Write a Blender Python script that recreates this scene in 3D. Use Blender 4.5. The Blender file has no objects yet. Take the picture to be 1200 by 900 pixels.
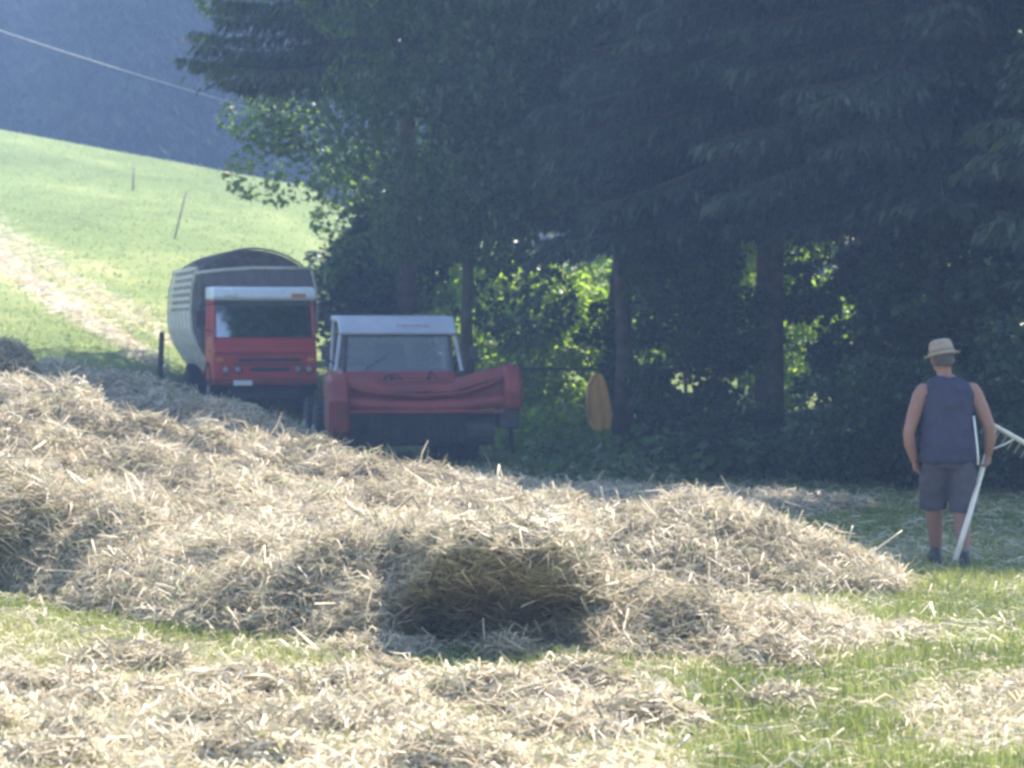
import bpy, math, random
import numpy as np
from mathutils import Vector, Matrix

RNG = np.random.default_rng(7)
random.seed(7)
sc = bpy.context.scene
COL = sc.collection
CAM_H = 1.9
F = 3000.0

def at(px, py, D):
    return ((px-600)/F*D, D, CAM_H-(py-378)/F*D)

# ------------------------------------------------------------------ noise
_T = np.random.default_rng(99).random((256, 256))
def vnoise(x, y):
    x = np.asarray(x, float); y = np.asarray(y, float)
    xi = np.floor(x).astype(int); yi = np.floor(y).astype(int)
    fx = x-xi; fy = y-yi
    fx = fx*fx*(3-2*fx); fy = fy*fy*(3-2*fy)
    a = _T[xi & 255, yi & 255]; b = _T[(xi+1) & 255, yi & 255]
    c = _T[xi & 255, (yi+1) & 255]; d = _T[(xi+1) & 255, (yi+1) & 255]
    return (a*(1-fx)+b*fx)*(1-fy)+(c*(1-fx)+d*fx)*fy
def fbm(x, y, s=1.0, o=4, seed=0):
    v = 0; a = .5; t = 0
    for k in range(o):
        v = v+a*vnoise(x*s+17.3*k+seed*5.7, y*s+9.1*k+seed*3.3); t += a
        s *= 2.03; a *= .5
    return v/t
def S(a, b, x):
    t = np.clip((np.asarray(x, float)-a)/(b-a), 0, 1)
    return t*t*(3-2*t)

# ------------------------------------------------------------------ terrain
def ground_z(X, Y):
    X = np.asarray(X, float); Y = np.asarray(Y, float)
    z = 0.05*(fbm(X, Y, .5, 3, 1)-.5)
    z = z+.42*S(-1.5, -5.5, X)*S(18.5, 26, Y)*(1-.65*S(34, 46, Y))
    z = z+.75*S(-5.6, -8.5, X)*S(26, 40, Y)
    slope = np.clip((9.7-.21*(X+20))/56, .075, .2)
    t = Y-46
    up = np.where(t > 0, t*t/(t+5), 0)
    upm = (100-46)**2/(100-46+5)
    hill = slope*np.minimum(up, upm)
    hill = hill-slope*np.clip(Y-97, 0, 14)**2/28*.8*S(95, 110, Y)
    z = z+hill*(1-S(108, 125, Y)*.75)+S(118, 215, Y)*34
    z = z-.04*np.clip(8-Y, 0, 10)*0
    return z

def gz(x, y): return float(ground_z(x, y))

# ------------------------------------------------------------------ hay height fields
class Row:
    """a windrow: crest points (X, Y, height above ground, front width, back width)"""
    def __init__(s, pts, seed, rough=.35):
        s.p = np.array(pts, float); s.seed = seed; s.rough = rough
    def bounds(s):
        m = 1.2
        return (s.p[:, 0].min()-m, s.p[:, 0].max()+m, (s.p[:, 1]-s.p[:, 3]).min()-.3, (s.p[:, 1]+s.p[:, 4]).max()+.3)
    def H(s, X, Y):
        X = np.asarray(X, float); Y = np.asarray(Y, float)
        wx = X+.35*(fbm(X, Y, 1.6, 3, s.seed)-.5)
        wy = Y+.45*(fbm(X, Y, 1.6, 3, s.seed+3)-.5)
        best = np.full(X.shape, 1e9); h = np.zeros(X.shape); w = np.ones(X.shape)
        for a, b in zip(s.p[:-1], s.p[1:]):
            d = b[:2]-a[:2]; L2 = d@d
            t = np.clip(((wx-a[0])*d[0]+(wy-a[1])*d[1])/L2, 0, 1)
            cx = a[0]+t*d[0]; cy = a[1]+t*d[1]
            dist = np.hypot(wx-cx, wy-cy)
            side = wy < cy
            ww = np.where(side, a[3]+t*(b[3]-a[3]), a[4]+t*(b[4]-a[4]))
            m = dist/ww < best
            best = np.where(m, dist/ww, best)
            h = np.where(m, a[2]+t*(b[2]-a[2]), h)
        u = np.clip(best, 0, 1)
        prof = (1-u**2.2)**1.1
        n = fbm(X, Y, 2.4, 4, s.seed+7)
        lump = 1+s.rough*2*(n-.5)
        return np.maximum(0, h*prof*lump)*(best < 1)

ROW_FRONT = Row([(-4.8, 19.8, .74, .6, 1.2), (-3.3, 18.4, .62, .55, 1.0), (-2.3, 17.6, .50, .9, 1.0), (-1.2, 16.3, .44, 1.1, 1.0),
                 (-.65, 15.5, .50, .75, .9), (-.2, 15.05, .64, .40, .9), (.25, 15.0, .60, .42, .9), (.85, 14.9, .34, .9, .8), (1.3, 15.1, .18, .9, .8)], 11, .6)
ROW_MID = Row([(-6.2, 25.6, .80, 4.5, 1.3), (-5, 25.2, .76, 4.5, 1.2), (-3.3, 24.6, .58, 4.2, 1.1), (-1.76, 23.2, .34, 4, 1.0), (-.4, 21.4, .18, 3.2, 1.0), (.1, 20.2, .07, 2.4, 1.0)], 23, .7)
ROW_RIGHT = Row([(.35, 18.9, .22, .9, .7), (.85, 18.7, .43, 1.0, .8), (1.35, 18.5, .46, .9, .8), (1.8, 18.3, .36, .8, .7), (2.2, 18.1, .24, .6, .6), (2.45, 17.9, .12, .4, .4)], 37, .6)
ROW_SHADE = Row([(-8.5, 34.5, .75, 1.3, 1.2), (-6.1, 34, .75, 1.3, 1.2), (-4.4, 33, .66, 1.5, 1.2), (-3.1, 31, .50, 1.5, 1.2), (-2.1, 29, .26, 1.4, 1.1), (-1.1, 28, .2, 1.2, 1), (.3, 27.0, .16, 1.2, 1), (1.6, 26.4, .12, 1.1, 1), (2.8, 26, .1, 1, 1)], 51, .4)
HEAP = Row([(-6.7, 31.2, 1.2, .6, .7), (-6.1, 31.0, 1.25, .55, .7)], 63, .3)
ROWS = [ROW_FRONT, ROW_MID, ROW_RIGHT, ROW_SHADE, HEAP]

def hay_H(X, Y):
    h = 0
    for r in ROWS: h = np.maximum(h, r.H(X, Y))
    return h

# ------------------------------------------------------------------ materials
def mat(name):
    m = bpy.data.materials.new(name); m.use_nodes = True
    nt = m.node_tree; nt.nodes.clear()
    out = nt.nodes.new('ShaderNodeOutputMaterial')
    return m, nt, out
def N(nt, t, **k):
    n = nt.nodes.new(t)
    for a, v in k.items():
        if a.startswith('i_'):
            key = a[2:].replace('_', ' ')
            n.inputs[key].default_value = v
        else: setattr(n, a, v)
    return n
def ramp(nt, cols, interp='LINEAR'):
    r = nt.nodes.new('ShaderNodeValToRGB'); e = r.color_ramp; e.interpolation = interp
    while len(e.elements) < len(cols): e.elements.new(.5)
    for k, (p, c) in enumerate(cols):
        e.elements[k].position = p; e.elements[k].color = (*c, 1)
    return r

def foliage_mat(name, cols, trans=.4, gloss=.25, rough=.45, tcol=None):
    m, nt, out = mat(name)
    at_ = N(nt, 'ShaderNodeAttribute', attribute_name='rnd')
    r = ramp(nt, cols); nt.links.new(at_.outputs['Fac'], r.inputs[0])
    p = N(nt, 'ShaderNodeBsdfPrincipled'); p.inputs['Roughness'].default_value = rough
    p.inputs['Specular IOR Level'].default_value = gloss
    nt.links.new(r.outputs[0], p.inputs['Base Color'])
    t = N(nt, 'ShaderNodeBsdfTranslucent')
    if tcol:
        mx = N(nt, 'ShaderNodeMix', data_type='RGBA', blend_type='MULTIPLY'); mx.inputs[0].default_value = 1
        nt.links.new(r.outputs[0], mx.inputs[6]); mx.inputs[7].default_value = (*tcol, 1)
        nt.links.new(mx.outputs[2], t.inputs[0])
    else: nt.links.new(r.outputs[0], t.inputs[0])
    mix = N(nt, 'ShaderNodeMixShader'); mix.inputs[0].default_value = trans
    nt.links.new(p.outputs[0], mix.inputs[1]); nt.links.new(t.outputs[0], mix.inputs[2])
    nt.links.new(mix.outputs[0], out.inputs[0])
    return m

def plain(name, col, rough=.5, metal=0, var=.12, scale=6, spec=.5, dirt=None, dirt_amt=.35, bump=0):
    """painted / rubber / cloth surface: base colour with uneven wear and dirt of its own"""
    m, nt, out = mat(name)
    tc = N(nt, 'ShaderNodeTexCoord')
    no = N(nt, 'ShaderNodeTexNoise'); no.inputs['Scale'].default_value = scale; no.inputs['Detail'].default_value = 6
    nt.links.new(tc.outputs['Object'], no.inputs['Vector'])
    d = dirt or tuple(c*.5 for c in col)
    lo = tuple(max(0, c*(1-var)) for c in col); hi = tuple(min(1, c*(1+var)) for c in col)
    r = ramp(nt, [(.3, lo), (.7, hi)]); nt.links.new(no.outputs[0], r.inputs[0])
    n2 = N(nt, 'ShaderNodeTexNoise'); n2.inputs['Scale'].default_value = scale*2.7; n2.inputs['Detail'].default_value = 8; n2.inputs['Roughness'].default_value = .7
    nt.links.new(tc.outputs['Object'], n2.inputs['Vector'])
    r2 = ramp(nt, [(.5, (0, 0, 0)), (.72, (dirt_amt,)*3)]); nt.links.new(n2.outputs[0], r2.inputs[0])
    mx = N(nt, 'ShaderNodeMix', data_type='RGBA')
    nt.links.new(r2.outputs[0], mx.inputs[0]); nt.links.new(r.outputs[0], mx.inputs[6]); mx.inputs[7].default_value = (*d, 1)
    p = N(nt, 'ShaderNodeBsdfPrincipled')
    p.inputs['Metallic'].default_value = metal; p.inputs['Roughness'].default_value = rough; p.inputs['Specular IOR Level'].default_value = spec
    nt.links.new(mx.outputs[2], p.inputs['Base Color'])
    if bump:
        b = N(nt, 'ShaderNodeBump'); b.inputs['Strength'].default_value = bump; b.inputs['Distance'].default_value = .02
        nt.links.new(n2.outputs[0], b.inputs['Height']); nt.links.new(b.outputs[0], p.inputs['Normal'])
    nt.links.new(p.outputs[0], out.inputs[0])
    return m

HAYC = [(0, (.16, .14, .10)), (.18, (.30, .27, .185)), (.45, (.49, .435, .315)), (.7, (.64, .57, .44)), (.86, (.78, .72, .60)), (.93, (.42, .44, .25)), (1, (.28, .33, .15))]
M = {}
M['hay'] = foliage_mat('dry_hay', HAYC, .28, .3, .5)
M['hay_base'] = plain('hay_mat', (.17, .15, .10), .9, var=.4, scale=9, spec=.1, dirt=(.09, .08, .05), dirt_amt=.7, bump=1)  # core darkened evenly so the front hollow looks more deeply shaded
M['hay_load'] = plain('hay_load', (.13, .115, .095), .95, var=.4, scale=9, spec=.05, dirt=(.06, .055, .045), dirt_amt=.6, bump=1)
M['grass'] = foliage_mat('mown_grass', [(0, (.11, .15, .035)), (.45, (.23, .27, .07)), (.8, (.36, .40, .12)), (1, (.52, .50, .26))], .4, .3, .5)
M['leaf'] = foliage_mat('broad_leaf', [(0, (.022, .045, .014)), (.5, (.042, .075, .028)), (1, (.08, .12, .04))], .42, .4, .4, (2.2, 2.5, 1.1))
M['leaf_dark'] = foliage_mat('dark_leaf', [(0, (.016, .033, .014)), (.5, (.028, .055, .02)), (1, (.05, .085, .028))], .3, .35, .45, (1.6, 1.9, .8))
M['leaf_sun_tone'] = foliage_mat('sun_tone_leaf', [(0, (.06, .11, .02)), (.5, (.11, .18, .035)), (1, (.19, .25, .06))], .62, .4, .4, (2.3, 2.3, 1.0))  # brighter leaf colours put sunlight into the bushes and weeds behind
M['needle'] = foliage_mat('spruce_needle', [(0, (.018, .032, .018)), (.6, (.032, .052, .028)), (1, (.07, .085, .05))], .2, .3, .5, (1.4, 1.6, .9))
M['leaf_lit_tone'] = foliage_mat('lit_tone_leaf', [(0, (.03, .055, .02)), (.5, (.065, .105, .035)), (1, (.13, .18, .06))], .5, .4, .4, (2.2, 2.4, 1.1))  # lighter copy of the leaf colours, so the self-shaded crown looks sunlit
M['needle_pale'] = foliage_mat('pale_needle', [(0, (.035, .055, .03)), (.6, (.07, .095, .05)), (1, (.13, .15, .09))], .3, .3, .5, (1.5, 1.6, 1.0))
M['far_needle'] = foliage_mat('far_spruce_needle', [(0, (.006, .012, .010)), (.5, (.016, .028, .02)), (1, (.045, .065, .04))], .0, .0, .8)
M['bark'] = plain('bark', (.085, .07, .055), .9, var=.4, scale=5, spec=.1, bump=1)
M['bark_pale'] = plain('pale_bark', (.22, .21, .14), .9, var=.4, scale=5, spec=.1, bump=1)
M['red'] = plain('red_paint', (.44, .038, .026), .38, var=.12, scale=2.5, dirt=(.16, .07, .05), dirt_amt=.45)
M['red_old'] = plain('faded_red_paint', (.22, .026, .018), .55, var=.3, scale=2.5, dirt=(.10, .05, .04), dirt_amt=.75)
M['grey_white'] = plain('dusty_roof_paint', (.38, .41, .47), .5, var=.12, scale=3, dirt=(.32, .3, .27), dirt_amt=.5)
M['white'] = plain('white_paint', (.72, .75, .80), .4, var=.06, scale=3, dirt=(.4, .38, .33), dirt_amt=.4)
M['cream'] = plain('cream_paint', (.60, .57, .50), .55, var=.12, scale=3, dirt=(.25, .21, .16), dirt_amt=.55)
M['greypanel'] = plain('grey_panel', (.17, .155, .15), .6, var=.2, scale=3, dirt=(.1, .08, .06), dirt_amt=.5)
M['black'] = plain('black_rubber', (.022, .022, .024), .75, var=.3, scale=8, spec=.3, dirt=(.09, .08, .06), dirt_amt=.4)
M['chassis'] = plain('chassis_black', (.03, .03, .034), .6, var=.3, scale=5, dirt=(.08, .07, .055), dirt_amt=.5)
M['rim'] = plain('rim_grey', (.35, .35, .34), .5, metal=.3, dirt=(.15, .13, .1))
M['lamp'] = plain('headlamp_lens', (.62, .64, .66), .12, var=.05, spec=.8)
M['lamp_dull'] = plain('dull_lens', (.30, .27, .27), .2, var=.2, spec=.7)
M['amber'] = plain('amber_lens', (.6, .22, .03), .2, var=.05)
M['seat'] = plain('seat_vinyl', (.03, .03, .035), .6)
M['skin'] = plain('skin', (.27, .135, .095), .55, var=.1, scale=4, spec=.35, dirt=(.33, .15, .1), dirt_amt=.3)
M['shirt'] = plain('navy_cotton', (.045, .043, .075), .9, var=.2, scale=5, spec=.1, dirt=(.06, .06, .11), bump=.3)
M['shorts'] = plain('grey_cotton', (.075, .068, .085), .9, var=.2, scale=5, spec=.1, dirt=(.11, .10, .11), bump=.3)
M['stripe'] = plain('white_stripe', (.75, .75, .78), .8, var=.05)
M['shoe'] = plain('shoe_leather', (.03, .028, .03), .6, var=.2)
M['sock'] = plain('sock_wool', (.16, .15, .14), .95, var=.2)
M['straw'] = plain('straw_hat', (.32, .25, .18), .85, var=.2, scale=30, spec=.2, bump=.4)
M['hair'] = plain('grey_hair', (.07, .058, .052), .8, var=.3, scale=30)
M['wood_pale'] = plain('pale_ash_wood', (.66, .60, .52), .5, var=.1, scale=6, dirt=(.5, .42, .32), dirt_amt=.3)
M['wood_grey'] = plain('weathered_wood', (.26, .22, .18), .85, var=.3, scale=7, spec=.2)
M['wood_dark'] = plain('dark_post_wood', (.05, .042, .035), .85, var=.3, scale=7, spec=.2)
M['orange'] = plain('orange_cloth', (.62, .33, .09), .75, var=.12, scale=3, spec=.25, dirt=(.5, .26, .09), dirt_amt=.5)
M['orange_pale'] = plain('pale_orange_cloth', (.62, .36, .15), .75, var=.12, scale=3, spec=.25)
M['cable'] = plain('cable_grey', (.45, .45, .47), .6, var=.1)

def glass_mat(name='window_glass', tint=(.62, .72, .72, 1), base=.05):
    m, nt, out = mat(name)
    t = N(nt, 'ShaderNodeBsdfTransparent'); t.inputs[0].default_value = tint
    g = N(nt, 'ShaderNodeBsdfGlossy'); g.inputs['Roughness'].default_value = .04
    fr = N(nt, 'ShaderNodeFresnel'); fr.inputs[0].default_value = 1.5
    ad = N(nt, 'ShaderNodeMath', operation='MULTIPLY_ADD'); ad.inputs[1].default_value = 1.2; ad.inputs[2].default_value = base
    nt.links.new(fr.outputs[0], ad.inputs[0])
    mx = N(nt, 'ShaderNodeMixShader'); nt.links.new(ad.outputs[0], mx.inputs[0])
    nt.links.new(t.outputs[0], mx.inputs[1]); nt.links.new(g.outputs[0], mx.inputs[2]); nt.links.new(mx.outputs[0], out.inputs[0])
    return m
M['glass'] = glass_mat()
M['glass_mid'] = glass_mat('dusty_glass', (.42, .50, .52, 1), .05)
M['glass_dark'] = glass_mat('tinted_glass', (.25, .30, .40, 1), .42)

def ground_mat():
    m, nt, out = mat('meadow_ground')
    tc = N(nt, 'ShaderNodeTexCoord')
    a = N(nt, 'ShaderNodeAttribute', attribute_name='dry')
    n1 = N(nt, 'ShaderNodeTexNoise'); n1.inputs['Scale'].default_value = 1.3; n1.inputs['Detail'].default_value = 8; n1.inputs['Roughness'].default_value = .7
    nt.links.new(tc.outputs['Object'], n1.inputs['Vector'])
    n2 = N(nt, 'ShaderNodeTexNoise'); n2.inputs['Scale'].default_value = 14; n2.inputs['Detail'].default_value = 6; n2.inputs['Roughness'].default_value = .75
    nt.links.new(tc.outputs['Object'], n2.inputs['Vector'])
    s1 = N(nt, 'ShaderNodeMath', operation='MULTIPLY_ADD'); s1.inputs[1].default_value = .55; s1.inputs[2].default_value = -.275
    nt.links.new(n1.outputs[0], s1.inputs[0])
    s2 = N(nt, 'ShaderNodeMath', operation='MULTIPLY_ADD'); s2.inputs[1].default_value = .8; s2.inputs[2].default_value = -.4
    nt.links.new(n2.outputs[0], s2.inputs[0])
    ad = N(nt, 'ShaderNodeMath', operation='ADD'); nt.links.new(s1.outputs[0], ad.inputs[0]); nt.links.new(s2.outputs[0], ad.inputs[1])
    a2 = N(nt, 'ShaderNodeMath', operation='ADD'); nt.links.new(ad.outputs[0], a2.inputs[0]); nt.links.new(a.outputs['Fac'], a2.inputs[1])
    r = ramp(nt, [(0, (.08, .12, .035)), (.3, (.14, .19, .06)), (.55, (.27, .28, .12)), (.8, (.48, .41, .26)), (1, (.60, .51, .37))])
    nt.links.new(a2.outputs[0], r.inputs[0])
    p = N(nt, 'ShaderNodeBsdfPrincipled'); p.inputs['Roughness'].default_value = .9; p.inputs['Specular IOR Level'].default_value = .15
    nt.links.new(r.outputs[0], p.inputs['Base Color'])
    b = N(nt, 'ShaderNodeBump'); b.inputs['Strength'].default_value = .8; b.inputs['Distance'].default_value = .08
    nt.links.new(n2.outputs[0], b.inputs['Height']); nt.links.new(b.outputs[0], p.inputs['Normal'])
    nt.links.new(p.outputs[0], out.inputs[0])
    return m
M['ground'] = ground_mat()

# ------------------------------------------------------------------ object helpers
def link(o, parent=None):
    COL.objects.link(o)
    if parent is not None: o.parent = parent
    return o
def tag(o, label=None, cat=None, group=None, kind=None):
    if label: o['label'] = label
    if cat: o['category'] = cat
    if group: o['group'] = group
    if kind: o['kind'] = kind
    return o
def empty(name, loc=(0, 0, 0), rz=0, **k):
    o = bpy.data.objects.new(name, None); o.empty_display_size = .3
    link(o); o.location = loc; o.rotation_euler = (0, 0, rz)
    return tag(o, **k)
def fast_mesh(name, V, Fq, rnd=None, attr='rnd'):
    me = bpy.data.meshes.new(name)
    V = np.asarray(V, np.float32); Fq = np.asarray(Fq, np.int32)
    n, k = Fq.shape
    me.vertices.add(len(V)); me.vertices.foreach_set('co', V.ravel())
    me.loops.add(n*k); me.loops.foreach_set('vertex_index', Fq.ravel())
    me.polygons.add(n); me.polygons.foreach_set('loop_start', np.arange(0, n*k, k, dtype=np.int32))
    me.polygons.foreach_set('loop_total', np.full(n, k, np.int32))
    me.update(calc_edges=True)
    if rnd is not None:
        a = me.attributes.new(attr, 'FLOAT', 'POINT'); a.data.foreach_set('value', np.asarray(rnd, np.float32))
    return me
def mesh_obj(name, me, m, parent=None, smooth=False):
    o = bpy.data.objects.new(name, me); me.materials.append(m); link(o, parent)
    if smooth: me.polygons.foreach_set('use_smooth', np.ones(len(me.polygons), bool))
    return o

def norm(v): return v/np.maximum(1e-9, np.linalg.norm(v, axis=-1, keepdims=True))

def ribbons(P, side, W, rnd):
    """P (N,K,3) spines, side (N,3) width direction, W (N,K) half widths -> verts, quads, rnd"""
    n, K, _ = P.shape
    off = side[:, None, :]*W[:, :, None]
    V = np.stack([P-off, P+off], 2).reshape(n*K*2, 3)
    b = (np.arange(n)*K*2)[:, None]+(np.arange(K-1)*2)[None]
    Q = np.stack([b, b+1, b+3, b+2], -1).reshape(-1, 4)
    return V, Q, np.repeat(rnd, K*2)

def kites(C, d, side, L, W, rnd, fold=0):
    """one pointed leaf per row: base, left, tip, right"""
    tip = C+d*L[:, None]; mid = C+d*(L*.45)[:, None]
    V = np.stack([C, mid-side*W[:, None], tip, mid+side*W[:, None]], 1).reshape(-1, 3)
    Q = np.arange(len(C)*4).reshape(-1, 4)
    return V, Q, np.repeat(rnd, 4)

def merge(parts):
    Vs, Qs, Rs, o = [], [], [], 0
    for V, Q, R in parts:
        Vs.append(V); Qs.append(Q+o); Rs.append(R); o += len(V)
    return np.concatenate(Vs), np.concatenate(Qs), np.concatenate(Rs)

def rdir(n, rng=RNG):
    v = rng.normal(size=(n, 3)); return norm(v)

class MB:
    """collects boxes, tubes, lathes and prisms into one mesh"""
    def __init__(s): s.v = []; s.f = []
    def add(s, vs, fs):
        o = len(s.v); s.v += [tuple(v) for v in vs]; s.f += [tuple(i+o for i in f) for f in fs]; return s
    def box(s, c, d, rot=None, taper=None):
        x, y, z = (k/2 for k in d); vs = []
        for k, (i, j, l) in enumerate([(-1,-1,-1),(1,-1,-1),(1,1,-1),(-1,1,-1),(-1,-1,1),(1,-1,1),(1,1,1),(-1,1,1)]):
            t = (taper if taper and l > 0 else (1, 1))
            v = Vector((i*x*t[0], j*y*t[1], l*z))
            if rot is not None: v = rot @ v
            vs.append(v+Vector(c))
        return s.add(vs, [(0,3,2,1),(4,5,6,7),(0,1,5,4),(1,2,6,5),(2,3,7,6),(3,0,4,7)])
    def tube(s, pts, r, n=10, cap=True):
        pts = [Vector(p) for p in pts]
        if not hasattr(r, '__len__'): r = [r]*len(pts)
        vs = []; prev = None
        for k, p in enumerate(pts):
            d = (pts[min(k+1, len(pts)-1)]-pts[max(k-1, 0)]).normalized()
            if prev is None: prev = d.orthogonal().normalized()
            u = (prev-d*prev.dot(d)).normalized(); prev = u; w = d.cross(u)
            rr = r[k]; rx, ry = rr if hasattr(rr, '__len__') else (rr, rr)
            for j in range(n):
                a = 2*math.pi*j/n
                vs.append(p+u*math.cos(a)*rx+w*math.sin(a)*ry)
        fs = []
        for k in range(len(pts)-1):
            for j in range(n):
                j2 = (j+1) % n
                fs.append((k*n+j, k*n+j2, (k+1)*n+j2, (k+1)*n+j))
        if cap:
            fs.append(tuple(reversed(range(n)))); fs.append(tuple(range((len(pts)-1)*n, len(pts)*n)))
        return s.add(vs, fs)
    def rings(s, rings, n=24, cap=True):
        """horizontal rings: (cx, cy, z, rx, ry, power)"""
        vs = []
        for (cx, cy, z, rx, ry, p) in rings:
            for j in range(n):
                a = 2*math.pi*j/n; c, q = math.cos(a), math.sin(a)
                vs.append((cx+math.copysign(abs(c)**p, c)*rx, cy+math.copysign(abs(q)**p, q)*ry, z))
        fs = []
        for k in range(len(rings)-1):
            for j in range(n):
                j2 = (j+1) % n; fs.append((k*n+j, k*n+j2, (k+1)*n+j2, (k+1)*n+j))
        if cap:
            fs.append(tuple(reversed(range(n)))); fs.append(tuple(range((len(rings)-1)*n, len(rings)*n)))
        return s.add(vs, fs)
    def prism(s, poly, axis, a, b):
        """poly of 2D points extruded along axis (0 x: poly is y,z; 1 y: poly is x,z; 2 z: x,y)"""
        def mk(p, t):
            if axis == 0: return (t, p[0], p[1])
            if axis == 1: return (p[0], t, p[1])
            return (p[0], p[1], t)
        n = len(poly)
        vs = [mk(p, a) for p in poly]+[mk(p, b) for p in poly]
        fs = [tuple(range(n)), tuple(reversed(range(n, 2*n)))]+[(k, n+k, n+(k+1) % n, (k+1) % n) for k in range(n)]
        return s.add(vs, fs)
    def lathe(s, c, prof, axis='x', n=28):
        """prof: (radius, offset along axis)"""
        vs = []
        for r, t in prof:
            for j in range(n):
                a = 2*math.pi*j/n; u, w = r*math.cos(a), r*math.sin(a)
                v = {'x': (t, u, w), 'y': (u, t, w), 'z': (u, w, t)}[axis]
                vs.append((c[0]+v[0], c[1]+v[1], c[2]+v[2]))
        fs = []
        for k in range(len(prof)-1):
            for j in range(n):
                j2 = (j+1) % n; fs.append((k*n+j, k*n+j2, (k+1)*n+j2, (k+1)*n+j))
        fs.append(tuple(reversed(range(n)))); fs.append(tuple(range((len(prof)-1)*n, len(prof)*n)))
        return s.add(vs, fs)
    def ball(s, c, r, seg=14, ring=9):
        rx, ry, rz = r if hasattr(r, '__len__') else (r, r, r)
        prof = []
        vs = []; fs = []
        for k in range(1, ring):
            t = math.pi*k/ring
            for j in range(seg):
                a = 2*math.pi*j/seg
                vs.append((c[0]+rx*math.sin(t)*math.cos(a), c[1]+ry*math.sin(t)*math.sin(a), c[2]+rz*math.cos(t)))
        for k in range(ring-2):
            for j in range(seg):
                j2 = (j+1) % seg; fs.append((k*seg+j, (k+1)*seg+j, (k+1)*seg+j2, k*seg+j2))
        fs.append(tuple(range(seg))); fs.append(tuple(reversed(range((ring-2)*seg, (ring-1)*seg))))
        return s.add(vs, fs)
    def build(s, name, m, parent=None, bevel=0, smooth=False, seg=2):
        me = bpy.data.meshes.new(name); me.from_pydata([tuple(v) for v in s.v], [], s.f); me.update()
        import bmesh
        bm = bmesh.new(); bm.from_mesh(me); bmesh.ops.recalc_face_normals(bm, faces=bm.faces); bm.to_mesh(me); bm.free()
        o = mesh_obj(name, me, m, parent, smooth)
        if bevel:
            b = o.modifiers.new('bevel', 'BEVEL'); b.width = bevel; b.segments = seg; b.limit_method = 'ANGLE'; b.angle_limit = math.radians(35)
            b.harden_normals = False
        return o

# ------------------------------------------------------------------ ground
def px_of(X, Y): return 600+F*X/np.maximum(Y, 1)
def py_of(X, Y): return 378+F*CAM_H/np.maximum(Y, 1)
def seg_dist(X, Y, a, b):
    dx, dy = b[0]-a[0], b[1]-a[1]
    t = np.clip(((X-a[0])*dx+(Y-a[1])*dy)/(dx*dx+dy*dy), 0, 1)
    return np.hypot(X-a[0]-t*dx, Y-a[1]-t*dy)
def dry_shade_tone(X, Y):
    px = px_of(X, Y); py = py_of(X, Y)
    d = .42+0*X
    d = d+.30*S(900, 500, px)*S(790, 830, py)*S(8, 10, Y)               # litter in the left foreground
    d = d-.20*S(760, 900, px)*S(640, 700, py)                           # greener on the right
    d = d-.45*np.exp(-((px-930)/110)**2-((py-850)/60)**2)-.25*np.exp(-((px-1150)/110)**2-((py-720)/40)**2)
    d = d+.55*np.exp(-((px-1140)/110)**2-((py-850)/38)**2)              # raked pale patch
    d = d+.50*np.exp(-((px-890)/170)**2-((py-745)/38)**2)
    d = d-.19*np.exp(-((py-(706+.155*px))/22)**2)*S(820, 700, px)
    d = d-.35*S(650, 610, py)*S(620, 760, px)                           # darker green painted in for the tree shade
    d = np.where(Y > 30, .22+.28*(fbm(X, Y, .18, 3, 5)-.4), d)
    hill = Y > 46
    d = np.where(hill, .16+.35*(fbm(X, Y, .12, 3, 9)-.45), d)
    d = np.where(hill, d+.14*S(-5, -9, X)*S(74, 62, Y)*S(44, 52, Y), d)
    for a, b, w, s in [((-26, 97), (-10, 66), .35, .22), ((-15, 70), (-9.5, 58), .3, .25), ((-19, 84), (-7.3, 55), .28, .26), ((-17, 77), (-7.4, 52), .22, .36), ((-14, 95), (-24, 99), .5, .2)]:
        wob = .5*(fbm(X, Y, .4, 3, 4)-.5)
        d = d+s*np.exp(-((seg_dist(X, Y, a, b)+wob)/w)**2)
    d = d+.30*(fbm(X, Y, 1.1, 3, 2)-.5)
    return np.clip(d, 0, 1)

ys = [-25, -15, -5, 2, 6]; y = 8.
while y < 228: ys.append(y); y += .14 if y < 34 else (.14+(y-34)*.02)
xs = [0.]; x = 0
while x < 118: x += .15 if x < 8 else .15+(x-8)*.07; xs.append(x)
xs = np.array(sorted([-a for a in xs[1:]]+xs)); ys = np.array(ys)
GX, GY = np.meshgrid(xs, ys)
GZ = ground_z(GX, GY)
ny, nx = GX.shape
idx = np.arange(ny*nx).reshape(ny, nx)
Q = np.stack([idx[:-1, :-1], idx[:-1, 1:], idx[1:, 1:], idx[1:, :-1]], -1).reshape(-1, 4)
V = np.stack([GX, GY, GZ], -1).reshape(-1, 3)
g = mesh_obj('meadow_ground', fast_mesh('meadow_ground', V, Q, dry_shade_tone(GX, GY).ravel(), 'dry'), M['ground'], smooth=True)
tag(g, kind='structure')

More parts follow.
